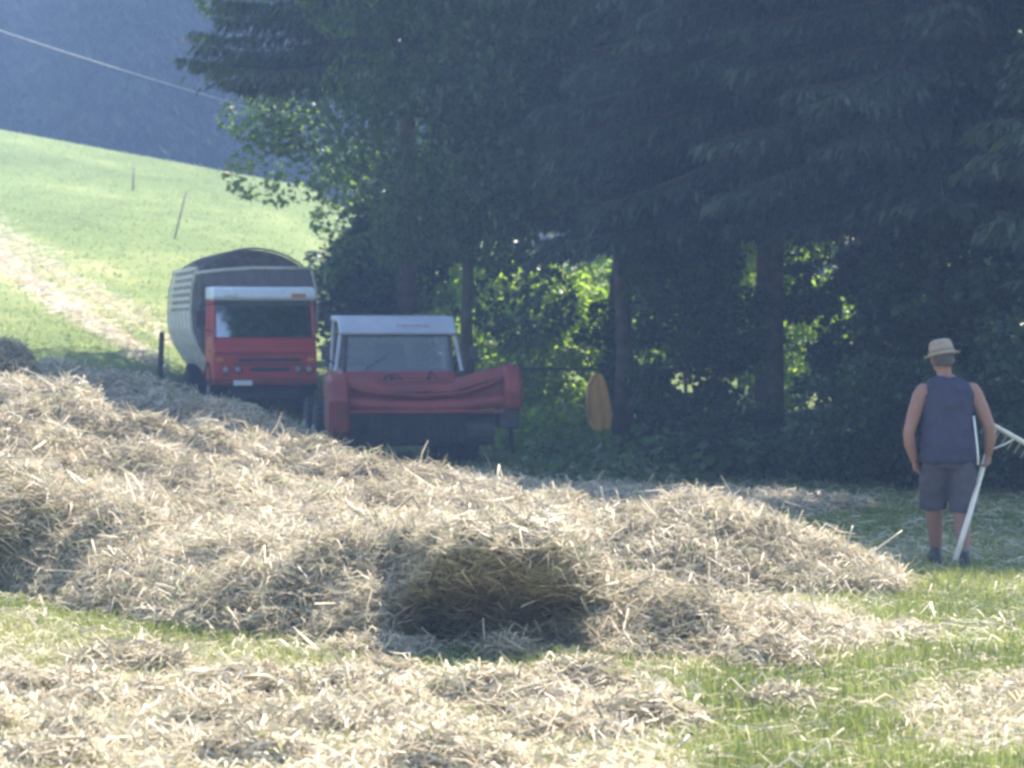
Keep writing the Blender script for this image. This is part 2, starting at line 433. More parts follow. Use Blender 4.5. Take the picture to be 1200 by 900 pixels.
# ------------------------------------------------------------------ hay
def strands_on(rowH, n, box, seed, len_rng=(.10, .34), wid=(.0022, .0055), lift=(.0, .05), poke=.12, mask=None, minh=.03, rnd_shift=0):
    rng = np.random.default_rng(seed); poke = poke*.8
    x0, x1, y0, y1 = box
    X = rng.uniform(x0, x1, n*6); Y = rng.uniform(y0, y1, n*6)
    h = rowH(X, Y); e = .04
    gx = (rowH(X+e, Y)-rowH(X-e, Y))/(2*e); gy = (rowH(X, Y+e)-rowH(X, Y-e))/(2*e)
    wgt = np.sqrt(1+gx**2+gy**2)*(h > minh)
    if mask is not None: wgt = wgt*mask(X, Y)
    keep = rng.random(len(X)) < wgt/2.5
    X, Y, h, gx, gy = (a[keep][:n] for a in (X, Y, h, gx, gy))
    n = len(X)
    nrm = norm(np.stack([-gx, -gy, np.ones(n)], -1))
    # hay lies in combed locks: neighbours share a direction that swirls over the heap
    flow = 9*fbm(X, Y, 1.9, 2, seed+1)+rng.normal(0, .75, n)
    th = np.where(rng.random(n) < .72, flow, rng.uniform(0, 2*np.pi, n))
    d = np.stack([np.cos(th), np.sin(th)*.8, np.zeros(n)], -1)
    d = norm(d-nrm*(d*nrm).sum(-1, keepdims=True))
    up = rng.normal(0, .11, n); pk = rng.random(n) < poke
    up = np.where(pk, rng.uniform(.3, 1.3, n), up)
    d = norm(d+nrm*up[:, None])
    L = rng.uniform(*len_rng, n)*np.where(pk, .8, 1)
    c = np.stack([X, Y, ground_z(X, Y)+h], -1)+nrm*rng.uniform(*lift, n)[:, None]
    big = rng.random(n) < .035; L = np.where(big, L*1.5, L)
    bend = norm(np.cross(d, nrm)+rng.normal(0, .4, (n, 3)))
    bend[:, 2] -= .35; bend = norm(bend)
    K = 5; t = np.linspace(-.5, .5, K)
    b2 = np.cross(d, bend); s2 = rng.normal(0, .13, n)*L
    curv = rng.uniform(.05, .6, n)*L
    P = c[:, None]+d[:, None]*(L[:, None]*t)[:, :, None]+bend[:, None]*(curv[:, None]*(t**2)*2)[:, :, None]+b2[:, None]*(s2[:, None]*np.sin(t*6.3))[:, :, None]
    side = norm(np.cross(d, rdir(n, rng)))
    W = (rng.uniform(*wid, n)*np.where(big, 1.7, 1))[:, None]*np.array([.6, 1, .9, .8, .3])
    clump = fbm(X, Y, 2.2, 3, seed)
    r = np.clip(rng.beta(1.6, 1.6, n)*.86+(clump-.5)*.5+rnd_shift, 0, .88)
    r = np.where(big, r*.7, r)
    gsel = (rng.random(n) < .06) & ~big; r[gsel] = rng.uniform(.9, 1, gsel.sum())
    return ribbons(P, side, W, r)

def mound_mesh(row, step=.05):
    x0, x1, y0, y1 = row.bounds()
    X, Y = np.meshgrid(np.arange(x0, x1, step), np.arange(y0, y1, step))
    h = row.H(X, Y)
    rough = (fbm(X, Y, 9, 3, 2)-.5)*.09*np.clip(h*4, 0, 1)
    Z = ground_z(X, Y)+h+rough-.02
    ok = h > .015
    Z = np.where(ok, Z, ground_z(X, Y)-.03)
    ny, nx = X.shape; idx = np.arange(ny*nx).reshape(ny, nx)
    Q = np.stack([idx[:-1, :-1], idx[:-1, 1:], idx[1:, 1:], idx[1:, :-1]], -1).reshape(-1, 4)
    keep = ok.ravel()[Q].any(1); Q = Q[keep]
    V = np.stack([X, Y, Z], -1).reshape(-1, 3)
    used = np.unique(Q); remap = np.zeros(len(V), int); remap[used] = np.arange(len(used))
    return V[used], remap[Q], np.full(len(used), .2)

def overhang(V):
    # the crest of the nearest windrow leans out over a hollow in its front
    x, y, z = V[:, 0], V[:, 1], V[:, 2]
    hh = z-ground_z(x, y)
    win = S(-.78, -.42, x)*S(.52, .22, x)+.55*S(-3.4, -3.7, x)
    win = win*(.55+.9*fbm(x, z, 3.2, 3, 12))
    V = V.copy(); V[:, 1] = y-.62*win*S(.2, .66, hh)+.48*win*S(.42, .0, hh)
    V[:, 2] = z+.04*win*S(.3, .62, hh)
    return V
def windrow(row, n, label, seed, minh=.03, fn=None, **k):
    root = empty('hay_windrow', (float(row.p[:, 0].mean()), float(row.p[:, 1].mean()), 0), label=label, cat='windrow', group='windrows of loose hay')
    a, b = mound_mesh(row), strands_on(row.H, n, row.bounds(), seed, minh=minh, **k)
    if fn:
        fill = strands_on(row.H, 3500, (-1.0, .8, 14.2, 15.6), seed+50, minh=.05, lift=(-.02, .03), poke=.05, wid=(.003, .007), len_rng=(.12, .4))
        b = merge([b, fill]); a = (fn(a[0]),)+a[1:]; b = (fn(b[0]),)+b[1:]
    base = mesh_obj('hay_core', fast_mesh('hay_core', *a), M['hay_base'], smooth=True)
    st = mesh_obj('loose_stalks', fast_mesh('loose_stalks', *b), M['hay'])
    for o in (base, st):
        o.parent = root; o.matrix_parent_inverse = Matrix.Translation(-Vector(root.location))
    return root

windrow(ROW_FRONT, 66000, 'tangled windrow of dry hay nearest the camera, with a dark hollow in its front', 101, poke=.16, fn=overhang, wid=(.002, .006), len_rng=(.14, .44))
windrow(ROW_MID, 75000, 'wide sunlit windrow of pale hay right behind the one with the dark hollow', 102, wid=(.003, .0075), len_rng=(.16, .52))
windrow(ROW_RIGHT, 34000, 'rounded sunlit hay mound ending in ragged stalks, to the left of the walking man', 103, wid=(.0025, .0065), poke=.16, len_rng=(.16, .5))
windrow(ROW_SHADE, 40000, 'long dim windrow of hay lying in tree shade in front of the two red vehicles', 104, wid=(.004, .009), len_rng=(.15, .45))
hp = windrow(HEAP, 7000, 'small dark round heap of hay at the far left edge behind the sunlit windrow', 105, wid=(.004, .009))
hp.name = 'hay_heap'; hp['category'] = 'hay heap'; del hp['group']

# litter lying on the mown ground
def near_box(y0, y1): return (-.23*y1, .23*y1, y0, y1)
def zeroH(X, Y): return np.full(np.shape(X), .005)
def vis(X, Y): return (np.abs(X) < .225*Y)
parts = []
parts.append(strands_on(zeroH, 62000, near_box(10, 19.5), 201, mask=lambda X, Y: vis(X, Y)*np.clip(S(.25, .8, dry_shade_tone(X, Y))+.05, 0, 1)*2.0, minh=0,
                        lift=(.005, .05), poke=.05, wid=(.0022, .0065), len_rng=(.07, .28), rnd_shift=.1))
parts.append(strands_on(zeroH, 14000, near_box(19.5, 33), 202, mask=lambda X, Y: vis(X, Y)*np.clip(S(.2, .8, dry_shade_tone(X, Y))+.15, 0, 1)*2.2, minh=0,
                        lift=(.005, .05), poke=.08, wid=(.003, .007), len_rng=(.1, .3)))
# small tufts of raked hay
rng = np.random.default_rng(3)
tx = rng.uniform(-3.2, 3, 160); ty = rng.uniform(10.6, 15.5, 160)
keep = (np.abs(tx) < .22*ty) & (rng.random(160) < S(.35, .8, dry_shade_tone(tx, ty))+.05)
tx, ty = tx[keep], ty[keep]; tr = rng.uniform(.12, .38, len(tx)); th_ = rng.uniform(.04, .14, len(tx))
def tuftH(X, Y):
    h = np.zeros(np.shape(X))
    for a, b, r, q in zip(tx, ty, tr, th_): h = np.maximum(h, q*np.clip(1-((X-a)**2+((Y-b)/.8)**2)/r**2, 0, 1))
    return h
parts.append(strands_on(tuftH, 22000, near_box(10.4, 16), 203, minh=.004, lift=(0, .05), poke=.07, wid=(.0028, .0075), len_rng=(.1, .34), mask=lambda X, Y: 2.5))
tag(mesh_obj('hay_litter', fast_mesh('hay_litter', *merge(parts)), M['hay']), 'loose hay stalks strewn over the mown grass', 'hay litter', kind='stuff')

# hay swaths up on the hill
rng = np.random.default_rng(5); parts = []
for a, b, w, n in [((-19, 84), (-7.3, 55), .35, 1500), ((-17, 77), (-7.4, 52), .22, 3500)]:
    t = rng.random(n); X = a[0]+t*(b[0]-a[0])+rng.normal(0, w, n); Y = a[1]+t*(b[1]-a[1])+rng.normal(0, w, n)
    X += .5*(fbm(X, Y, .4, 3, 4)-.5)
    c = np.stack([X, Y, ground_z(X, Y)+rng.uniform(.01, .09, n)], -1)
    d = rdir(n, rng); d[:, 2] *= .25; d = norm(d); L = rng.uniform(.1, .4, n)
    P = c[:, None]+d[:, None]*(L[:, None]*np.array([-.5, 0, .5]))[:, :, None]
    parts.append(ribbons(P, norm(np.cross(d, rdir(n, rng))), np.tile(rng.uniform(.006, .014, n)[:, None], (1, 3)), rng.uniform(.4, .88, n)))
tag(mesh_obj('hill_hay_swath', fast_mesh('hill_hay_swath', *merge(parts)), M['hay']), 'thin pale lines of raked hay running down the green hill', 'hay litter', kind='stuff')

# grass blades
def blades(n, y0, y1, hgt, wid, seed, dens):
    rng = np.random.default_rng(seed)
    X = rng.uniform(-.23*y1, .23*y1, n*4); Y = rng.uniform(y0, y1, n*4)
    keep = (np.abs(X) < .228*Y+.3) & (rng.random(n*4) < dens(X, Y)) & (hay_H(X, Y) < .06)
    X, Y = X[keep][:n], Y[keep][:n]; n = len(X)
    th = rng.uniform(0, 2*np.pi, n); lean = rng.uniform(.05, .7, n)
    h = rng.uniform(*hgt, n)*(.6+.8*fbm(X, Y, 1.7, 2, 6))
    dx = np.stack([np.cos(th), np.sin(th), 0*th], -1)
    c = np.stack([X, Y, ground_z(X, Y)-.005], -1); up = np.array([0, 0, 1.])
    P = np.stack([c, c+up*(h*.55)[:, None]+dx*(h*lean*.25)[:, None], c+up*h[:, None]*.95+dx*(h*lean)[:, None]], 1)
    side = np.stack([-np.sin(th+rng.normal(0, .8, n)), np.cos(th), 0*th], -1)
    W = rng.uniform(*wid, n)[:, None]*np.array([1, .9, .15])
    r = np.clip(rng.beta(2, 2.2, n)+.6*(fbm(X, Y, 1.3, 2, 8)-.5)+.35*(dry_shade_tone(X, Y)-.35), 0, 1)
    return ribbons(P, norm(side), W, r)
gp = [blades(95000, 10, 19.5, (.035, .11), (.0016, .0035), 301, lambda X, Y: 1.15-S(.3, .9, dry_shade_tone(X, Y))),
      blades(45000, 19, 33, (.03, .08), (.003, .006), 302, lambda X, Y: 1.0-.6*S(.4, .9, dry_shade_tone(X, Y))),
      blades(26000, 33, 60, (.03, .09), (.006, .012), 303, lambda X, Y: 1.0+0*X)]
tag(mesh_obj('grass', fast_mesh('grass', *merge(gp)), M['grass']), 'short mown grass growing over the meadow', 'grass', kind='stuff')
# sparse tufts up the hill, left of the trees
rng = np.random.default_rng(8); n = 14000
Y = rng.uniform(52, 100, n); X = rng.uniform(-.22, -.06, n)*Y
c = np.stack([X, Y, ground_z(X, Y)-.01], -1); th = rng.uniform(0, 6.28, n); h = rng.uniform(.04, .10, n)
tipd = np.stack([np.cos(th)*.5, np.sin(th)*.5, np.ones(n)], -1)
sd = np.stack([-np.sin(th), np.cos(th), 0*th], -1)
V, Q, R = kites(c, norm(tipd), sd, h, rng.uniform(.012, .03, n), np.clip(rng.beta(2, 2, n)+.5*(fbm(X, Y, .3, 3, 2)-.4), 0, 1))
tag(mesh_obj('hill_grass', fast_mesh('hill_grass', V, Q, R), M['grass']), 'short grass tufts over the sunlit hill behind the truck', 'grass', kind='stuff')

# a few long bent stems standing out of the heaps
def stalk(p0, p1, sag, r, label):
    a, b = Vector(p0), Vector(p1); pts = []
    for k in range(7):
        t = k/6; p = a.lerp(b, t); p.z += sag*math.sin(t*math.pi); pts.append(p)
    o = MB().tube(pts, [r*(1-.6*k/6) for k in range(7)], 6).build('dry_stalk', M['hay_stem'], smooth=True)
    return tag(o, label, 'stalk', 'long dry stalks sticking out of the hay')
M['hay_stem'] = plain('dry_stem', (.60, .52, .38), .6, var=.15, scale=8)
stalk(at(1000, 665, 17.9), at(1058, 622, 18.0), .0, .012, 'forked looking dry stalk rising at the ragged right end of the rounded hay mound')
stalk(at(985, 668, 17.9), at(1000, 616, 18.0), .0, .010, 'upright dry stalk on the ragged right end of the rounded hay mound')
stalk(at(716, 625, 19.0), at(704, 570, 19.0), .0, .010, 'short leaning stalk on top of the dip between the two sunlit hay mounds')
stalk(at(738, 627, 19.0), at(722, 574, 19.0), .0, .010, 'second leaning stalk just to the side of the dip between the mounds')
stalk(at(566, 725, 14.55), at(568, 758, 14.4), .0, .006, 'thin pale stalk hanging down in the dark hollow of the nearest windrow')
stalk(at(610, 712, 14.55), at(655, 698, 14.6), .01, .006, 'pale stalk lying almost level across the dark hollow')
stalk(at(412, 690, 15.3), at(490, 655, 15.4), .02, .007, 'long pale stalk slanting up beside the dark hollow of the nearest windrow')
stalk(at(830, 625, 18.5), at(826, 572, 18.6), .0, .009, 'single upright stalk on the crest of the rounded hay mound')

# ------------------------------------------------------------------ trees
def limb_pts(rng, a, b, k=5, wob=.12):
    a, b = np.array(a, float), np.array(b, float); L = np.linalg.norm(b-a)
    return [tuple(a+(b-a)*t+rng.normal(0, wob*L*.3, 3)*math.sin(t*math.pi)) for t in np.linspace(0, 1, k)]

def broad_meshes(seed, H, R, base, nleaf, leaf, trunk_r, lean=(0, 0), ncl=150, shape=.5):
    """returns trunk MB and crown mesh data, local coordinates with the foot at the origin"""
    rng = np.random.default_rng(seed)
    tr = MB()
    top = (lean[0]*H*.6, lean[1]*H*.6, H*.72)
    pts = limb_pts(rng, (0, 0, -.2), top, 9, .05)
    rad = [trunk_r*(1-.85*(k/8)**.9) for k in range(9)]; rad[0] *= 1.35
    tr.tube(pts, rad, 10)
    # cluster centres in an uneven ellipsoid, denser towards its skin
    cs = []
    zc = base+(H-base)*.48; hz = (H-base)*.52
    while len(cs) < ncl:
        p = rng.uniform(-1, 1, 3); q = np.linalg.norm(p)
        if q > 1 or q < .35: continue
        if rng.random() > .25+.75*q: continue
        ang = math.atan2(p[1], p[0])
        wob = 1+.22*math.sin(ang*3+seed)+.13*math.sin(ang*5+2*seed+p[2]*4)
        cs.append((p[0]*R*wob+lean[0]*H*.4, p[1]*R*wob+lean[1]*H*.4, zc+p[2]*hz*(1+.1*math.sin(ang*2+seed))))
    cs = np.array(cs)
    trunkp = np.array(pts)
    for k in rng.choice(len(cs), min(26, len(cs)), replace=False):
        c = cs[k]; j = int(np.clip(np.searchsorted(trunkp[:, 2], c[2]-.35*R), 1, 7))
        r0 = rad[j]*.45
        tr.tube(limb_pts(rng, trunkp[j], c, 5, .25), [r0, r0*.75, r0*.5, r0*.3, r0*.12], 6)
    crad = rng.uniform(.35, .95, len(cs))*R/3.6
    w = crad**2; w /= w.sum()
    k = rng.choice(len(cs), nleaf, p=w)
    g_ = rng.normal(0, 1, (nleaf, 3)); g_ /= np.maximum(.8, np.linalg.norm(g_, axis=1, keepdims=True)/1.3)
    C = cs[k]+g_*crad[k][:, None]*np.array([.8, .8, .5])
    d = rdir(nleaf, rng); d[:, 2] -= .45; d = norm(d)
    side = norm(np.cross(d, rdir(nleaf, rng)+np.array([0, 0, 1.2])))
    L = rng.uniform(.6, 1.25, nleaf)*leaf
    tone = rng.uniform(-.22, .22, len(cs))[k]
    return tr, kites(C, d, side, L, L*rng.uniform(.3, .42, nleaf), np.clip(rng.beta(2, 2, nleaf)+tone, 0, 1))

def spruce_meshes(seed, H, R, base, n, droop=.35, trunk_r=.2, tw=(.12, .42)):
    rng = np.random.default_rng(seed); tr = MB()
    tr.tube([(0, 0, -.2), (0, 0, H*.3), (.02, .02, H*.7), (0, 0, H)], [trunk_r*1.2, trunk_r*.85, trunk_r*.4, .015], 10)
    Cs, Ds, Ls, Rn = [], [], [], []
    z = base; nb = 0
    br = []
    while z < H-.3:
        for _ in range(rng.integers(5, 8)):
            f = 1-(z-base)/(H-base)
            L = R*(f**.8)*rng.uniform(.75, 1.12)+.15
            br.append((z+rng.uniform(-.12, .12), rng.uniform(0, 2*np.pi), L))
        z += .34+.10*rng.random()
    tot = sum(b[2] for b in br)
    for (z, a, L) in br:
        m = max(10, int(n*L/tot)); t = rng.random(m)**.7
        dr = droop*rng.uniform(.7, 1.4)
        out = np.array([math.cos(a), math.sin(a), 0]); sd = np.array([-math.sin(a), math.cos(a), 0])
        zz = z+L*(.12*t-dr*t**1.5+.12*t**4)
        lat = rng.normal(0, 1, m)*.16*L*(1-.6*t)+0
        P = out*(t*L)[:, None]+sd*lat[:, None]; P[:, 2] += zz-np.abs(lat)*.25
        d = out*rng.uniform(.0, .9, m)[:, None]+sd*(np.sign(lat)*rng.uniform(.1, .7, m))[:, None]+rng.normal(0, .18, (m, 3)); d[:, 2] -= rng.uniform(.4, 1.5, m)
        Cs.append(P); Ds.append(norm(d)); Ls.append(rng.uniform(*tw, m)); Rn.append(np.clip(rng.beta(2, 2.5, m)+rng.uniform(-.2, .2), 0, 1))
        if L > .6:
            pts = [tuple(out*(q*L)+np.array([0, 0, z+L*(.12*q-dr*q**1.5+.12*q**4)])) for q in (0, .35, .7, .95)]
            tr.tube(pts, [.035, .025, .015, .006], 5)
    C = np.concatenate(Cs); d = np.concatenate(Ds); L = np.concatenate(Ls); r = np.concatenate(Rn)
    side = norm(np.cross(d, rdir(len(C), rng)))
    return tr, kites(C, d, side, L, L*.085+.012, r)

TREES = {}
def tree_kind(key, gen, leafm, barkm):
    tr, kt = gen
    me = fast_mesh('crown', *kt); me.materials.append(M[leafm])
    t = tr.build('trunk', M[barkm], smooth=True); tm = t.data; bpy.data.objects.remove(t)
    TREES[key] = (tm, me)
def plant(key, name, x, y, rz, s, label, cat, group=None, sz=None, crown='crown'):
    tm, cm = TREES[key]
    root = empty(name, (x, y, gz(x, y)), rz, label=label, cat=cat, group=group)
    root.scale = (s, s, sz or s)
    link(bpy.data.objects.new('trunk', tm), root); link(bpy.data.objects.new(crown, cm), root)
    return root

tree_kind('broadA', broad_meshes(1, 19, 4.6, 2.3, 90000, .16, .18, ncl=260), 'leaf_lit_tone', 'bark')
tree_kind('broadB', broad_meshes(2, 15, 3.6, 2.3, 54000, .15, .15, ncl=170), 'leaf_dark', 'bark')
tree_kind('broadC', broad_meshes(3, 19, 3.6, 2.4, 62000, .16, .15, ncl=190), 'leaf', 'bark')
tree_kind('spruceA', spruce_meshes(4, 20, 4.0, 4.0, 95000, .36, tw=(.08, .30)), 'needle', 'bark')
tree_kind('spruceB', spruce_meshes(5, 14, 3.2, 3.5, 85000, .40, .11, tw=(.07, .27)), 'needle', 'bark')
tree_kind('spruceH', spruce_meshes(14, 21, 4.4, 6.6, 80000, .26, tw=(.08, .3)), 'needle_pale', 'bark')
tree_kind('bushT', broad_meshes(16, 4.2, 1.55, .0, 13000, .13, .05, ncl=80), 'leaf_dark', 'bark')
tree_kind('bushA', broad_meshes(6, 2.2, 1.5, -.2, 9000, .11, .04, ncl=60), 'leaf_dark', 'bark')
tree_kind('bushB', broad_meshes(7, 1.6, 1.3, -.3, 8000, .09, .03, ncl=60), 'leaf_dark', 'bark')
tree_kind('bushL', broad_meshes(8, 3.6, 1.7, .5, 4200, .17, .04, ncl=60), 'leaf_sun_tone', 'bark_pale')

TG = 'trees of the shady wood edge'
for (key, name, x, y, rz, s, sz, label, cat) in [
    ('broadA', 'broadleaf_tree', -1.0, 53.5, .3, 1.0, .9, 'leafy tree whose low crown hangs over the truck, leaf edges lit against the hill', 'tree'),
    ('spruceH', 'spruce_tree', -2.0, 49.0, 1.9, .95, .95, 'tall spruce with layered drooping branches reaching out over the far hill', 'tree'),
    ('broadB', 'broadleaf_tree', 1.62, 37.6, 2.4, .95, 1.1, 'dark tree whose trunk stands right beside the orange cloth', 'tree'),
    ('broadC', 'broadleaf_tree', -.75, 43.0, 4.4, .8, 1.2, 'slim tree whose thin trunk rises just behind the white roof of the nearer vehicle', 'tree'),
    ('spruceB', 'spruce_tree', 3.55, 34.5, .7, 1.0, 1.05, 'dark spruce whose trunk stands in front of the bright leafy gap', 'tree'),
    ('broadB', 'broadleaf_tree', 5.3, 38.5, 5.1, 1.0, 1.1, 'dark broadleaf tree standing right behind the bright leafy gap', 'tree'),
    ('spruceB', 'spruce_tree', 5.3, 32.0, 3.3, 1.0, 1.0, 'big dark spruce directly beyond the walking man', 'tree'),
    ('spruceB', 'spruce_tree', 7.35, 25.4, 5.6, 1.0, .9, 'spruce at the right edge with a lit branch reaching in above the man', 'tree'),
    ('broadB', 'broadleaf_tree', 8.8, 30.5, 1.2, 1.0, 1.0, 'dark tree at the right edge behind the spruce with the lit branch', 'tree'),
    ('broadC', 'broadleaf_tree', 1.75, 44.5, 2.9, 1.0, 1.5, 'dark tree rising above and behind the trunk next to the orange cloth', 'tree'),
    ('spruceA', 'spruce_tree', 4.35, 43.5, 5.0, 1.0, 1.0, 'tall spruce in the second row, in the middle of the dark wood', 'tree'),
    ]:
    plant(key, name, x, y, rz, s, label, cat, TG, sz)

BG = 'bushes along the foot of the wood'
for (key, x, y, rz, s, sz, label) in [
    ('bushT', 2.35, 34.2, .5, .62, .8, 'tall dark bush right of the trunk by the orange cloth'),
    ('bushB', 3.5, 31.4, 1.5, 1.1, .6, 'low dark bush in the shaded undergrowth below the bright leafy gap'),
    ('bushT', 5.75, 32.6, 2.5, 1.0, .9, 'tall dark bush just to the left behind the walking man'),
    ('bushB', 4.6, 29.8, 3.5, 1.1, 1.0, 'low dark bush behind the walking man'),
    ('bushT', 6.6, 31.0, 4.5, 1.1, .9, 'tall dark bush behind the rake at the right edge'),
    ('bushT', 2.75, 40.6, 2.2, .9, .8, 'dim bush directly behind the trunk and the orange cloth'),
    ('bushT', 6.9, 37.5, 1.7, 1.4, 1.0, 'dim tall bush deep in the wood above the walking man'),
    ('bushT', 5.25, 35.0, 5.7, .75, .75, 'narrow dim bush at the right side of the bright leafy gap'),
    ('bushA', 6.2, 28.0, .9, 1.0, 1.0, 'mid sized dark bush low at the right edge beyond the rake'),
    ('bushT', -2.95, 54.8, 5.5, 1.0, .8, 'tall bush in deep shade right beside the wagon body of the truck'),
    ('bushT', -2.2, 52.5, 3.1, 1.2, .8, 'tall bush in deep shade above the pillar of the white roofed vehicle'),
    ('bushT', -1.9, 56.5, 1.1, 1.5, 1.0, 'big dim bush behind the white roof of the nearer vehicle'),
    ]:
    plant(key, 'bush', x, y, rz, s, label, 'bush', BG, sz, crown='foliage')
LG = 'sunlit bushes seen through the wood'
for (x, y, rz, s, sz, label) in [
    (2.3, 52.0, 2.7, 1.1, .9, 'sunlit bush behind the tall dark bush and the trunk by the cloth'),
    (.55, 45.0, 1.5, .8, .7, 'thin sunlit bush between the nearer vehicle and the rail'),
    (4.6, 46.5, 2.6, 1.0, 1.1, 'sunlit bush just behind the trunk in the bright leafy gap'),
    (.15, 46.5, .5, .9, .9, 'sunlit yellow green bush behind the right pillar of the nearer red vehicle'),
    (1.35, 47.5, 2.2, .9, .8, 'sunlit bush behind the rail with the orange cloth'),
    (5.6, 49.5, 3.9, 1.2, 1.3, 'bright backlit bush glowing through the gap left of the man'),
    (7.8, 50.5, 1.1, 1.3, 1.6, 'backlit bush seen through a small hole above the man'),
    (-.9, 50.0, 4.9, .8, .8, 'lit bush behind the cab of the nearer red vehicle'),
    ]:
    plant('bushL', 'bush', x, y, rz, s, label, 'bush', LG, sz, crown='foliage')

# weeds at the foot of the rail
def weeds(n, seed, cx, cy, rx, ry):
    rng = np.random.default_rng(seed); X = cx+rng.uniform(-rx, rx, n); Y = cy+rng.uniform(-ry, ry, n)
    c = np.stack([X, Y, ground_z(X, Y)+rng.random(n)**1.5*.55], -1)
    d = rdir(n, rng); d[:, 2] = abs(d[:, 2])*.4; d = norm(d); L = rng.uniform(.08, .2, n)
    return kites(c, d, norm(np.cross(d, rdir(n, rng))), L, L*.3, rng.beta(2, 2, n))
tag(mesh_obj('sun_tone_weeds', fast_mesh('sun_tone_weeds', *weeds(2200, 31, .55, 39.6, .9, 2.2)), M['leaf_sun_tone']), 'pale green weeds coloured as if sunlit in the gap between the nearer vehicle and the orange cloth', 'weeds', kind='stuff')  # bright leaf colours stand in for a patch of sun here
tag(mesh_obj('undergrowth', fast_mesh('undergrowth', *merge([weeds(1800, 32, 3.5, 31, 3.4, 1.6)])), M['leaf']),
    'weeds and nettles growing at the foot of the trees', 'undergrowth', kind='stuff')

# far forest on the slope across the valley: one mass
rng = np.random.default_rng(44); parts = []
one = spruce_meshes(9, 20, 3.8, .5, 6500, .35, tw=(.5, 1.0))[1]
one_V = one[0].reshape(-1, 4, 3)
for k in range(210):
    Y = rng.uniform(128, 205); X = rng.uniform(-.26, .26)*Y
    a = rng.uniform(0, 6.28); s = rng.uniform(.75, 1.25)
    m = np.array([[math.cos(a), -math.sin(a), 0], [math.sin(a), math.cos(a), 0], [0, 0, 1]])
    V = one[0]@m.T*np.array([s*1.15, s*1.15, s])+np.array([X, Y, gz(X, Y)])
    parts.append((V, one[1], np.clip(one[2]+rng.uniform(-.5, .5), 0, 1)))
tag(mesh_obj('far_forest', fast_mesh('far_forest', *merge(parts)), M['far_needle']), 'dark hazy forest covering the slope beyond the green hill', 'forest', kind='stuff')

# ------------------------------------------------------------------ vehicles
def wheel(parent, x, y, z, r, w, name='wheel', out=-1):
    """out: side (+1/-1 in local x) the rim looks to"""
    t = MB().lathe((x, y, z), [(r*.55, -w/2), (r*.9, -w/2), (r, -w*.36), (r*1.0, -w*.1), (r*1.0, w*.1), (r, w*.36), (r*.9, w/2), (r*.55, w/2)])
    for k in range(22):
        a = 2*math.pi*k/22
        for sx in (-1, 1):
            t.box((x+sx*w*.24, y+math.cos(a+sx*.07)*r*1.0, z+math.sin(a+sx*.07)*r*1.0), (w*.4, .045, .05), Matrix.Rotation(a, 3, 'X'))
    o = t.build(name, M['black'], parent, smooth=False)
    rm = MB().lathe((x+out*w*.12, y, z), [(r*.56, -w*.3), (r*.56, w*.3*1), (r*.5, w*.36*1)] if out > 0 else [(r*.5, -w*.36), (r*.56, -w*.3), (r*.56, w*.3)])
    rm.lathe((x+out*w*.5, y, z), [(r*.2, -.03), (r*.2, .03)])
    rm.build('rim', M['rim'], o, smooth=False)
    return o

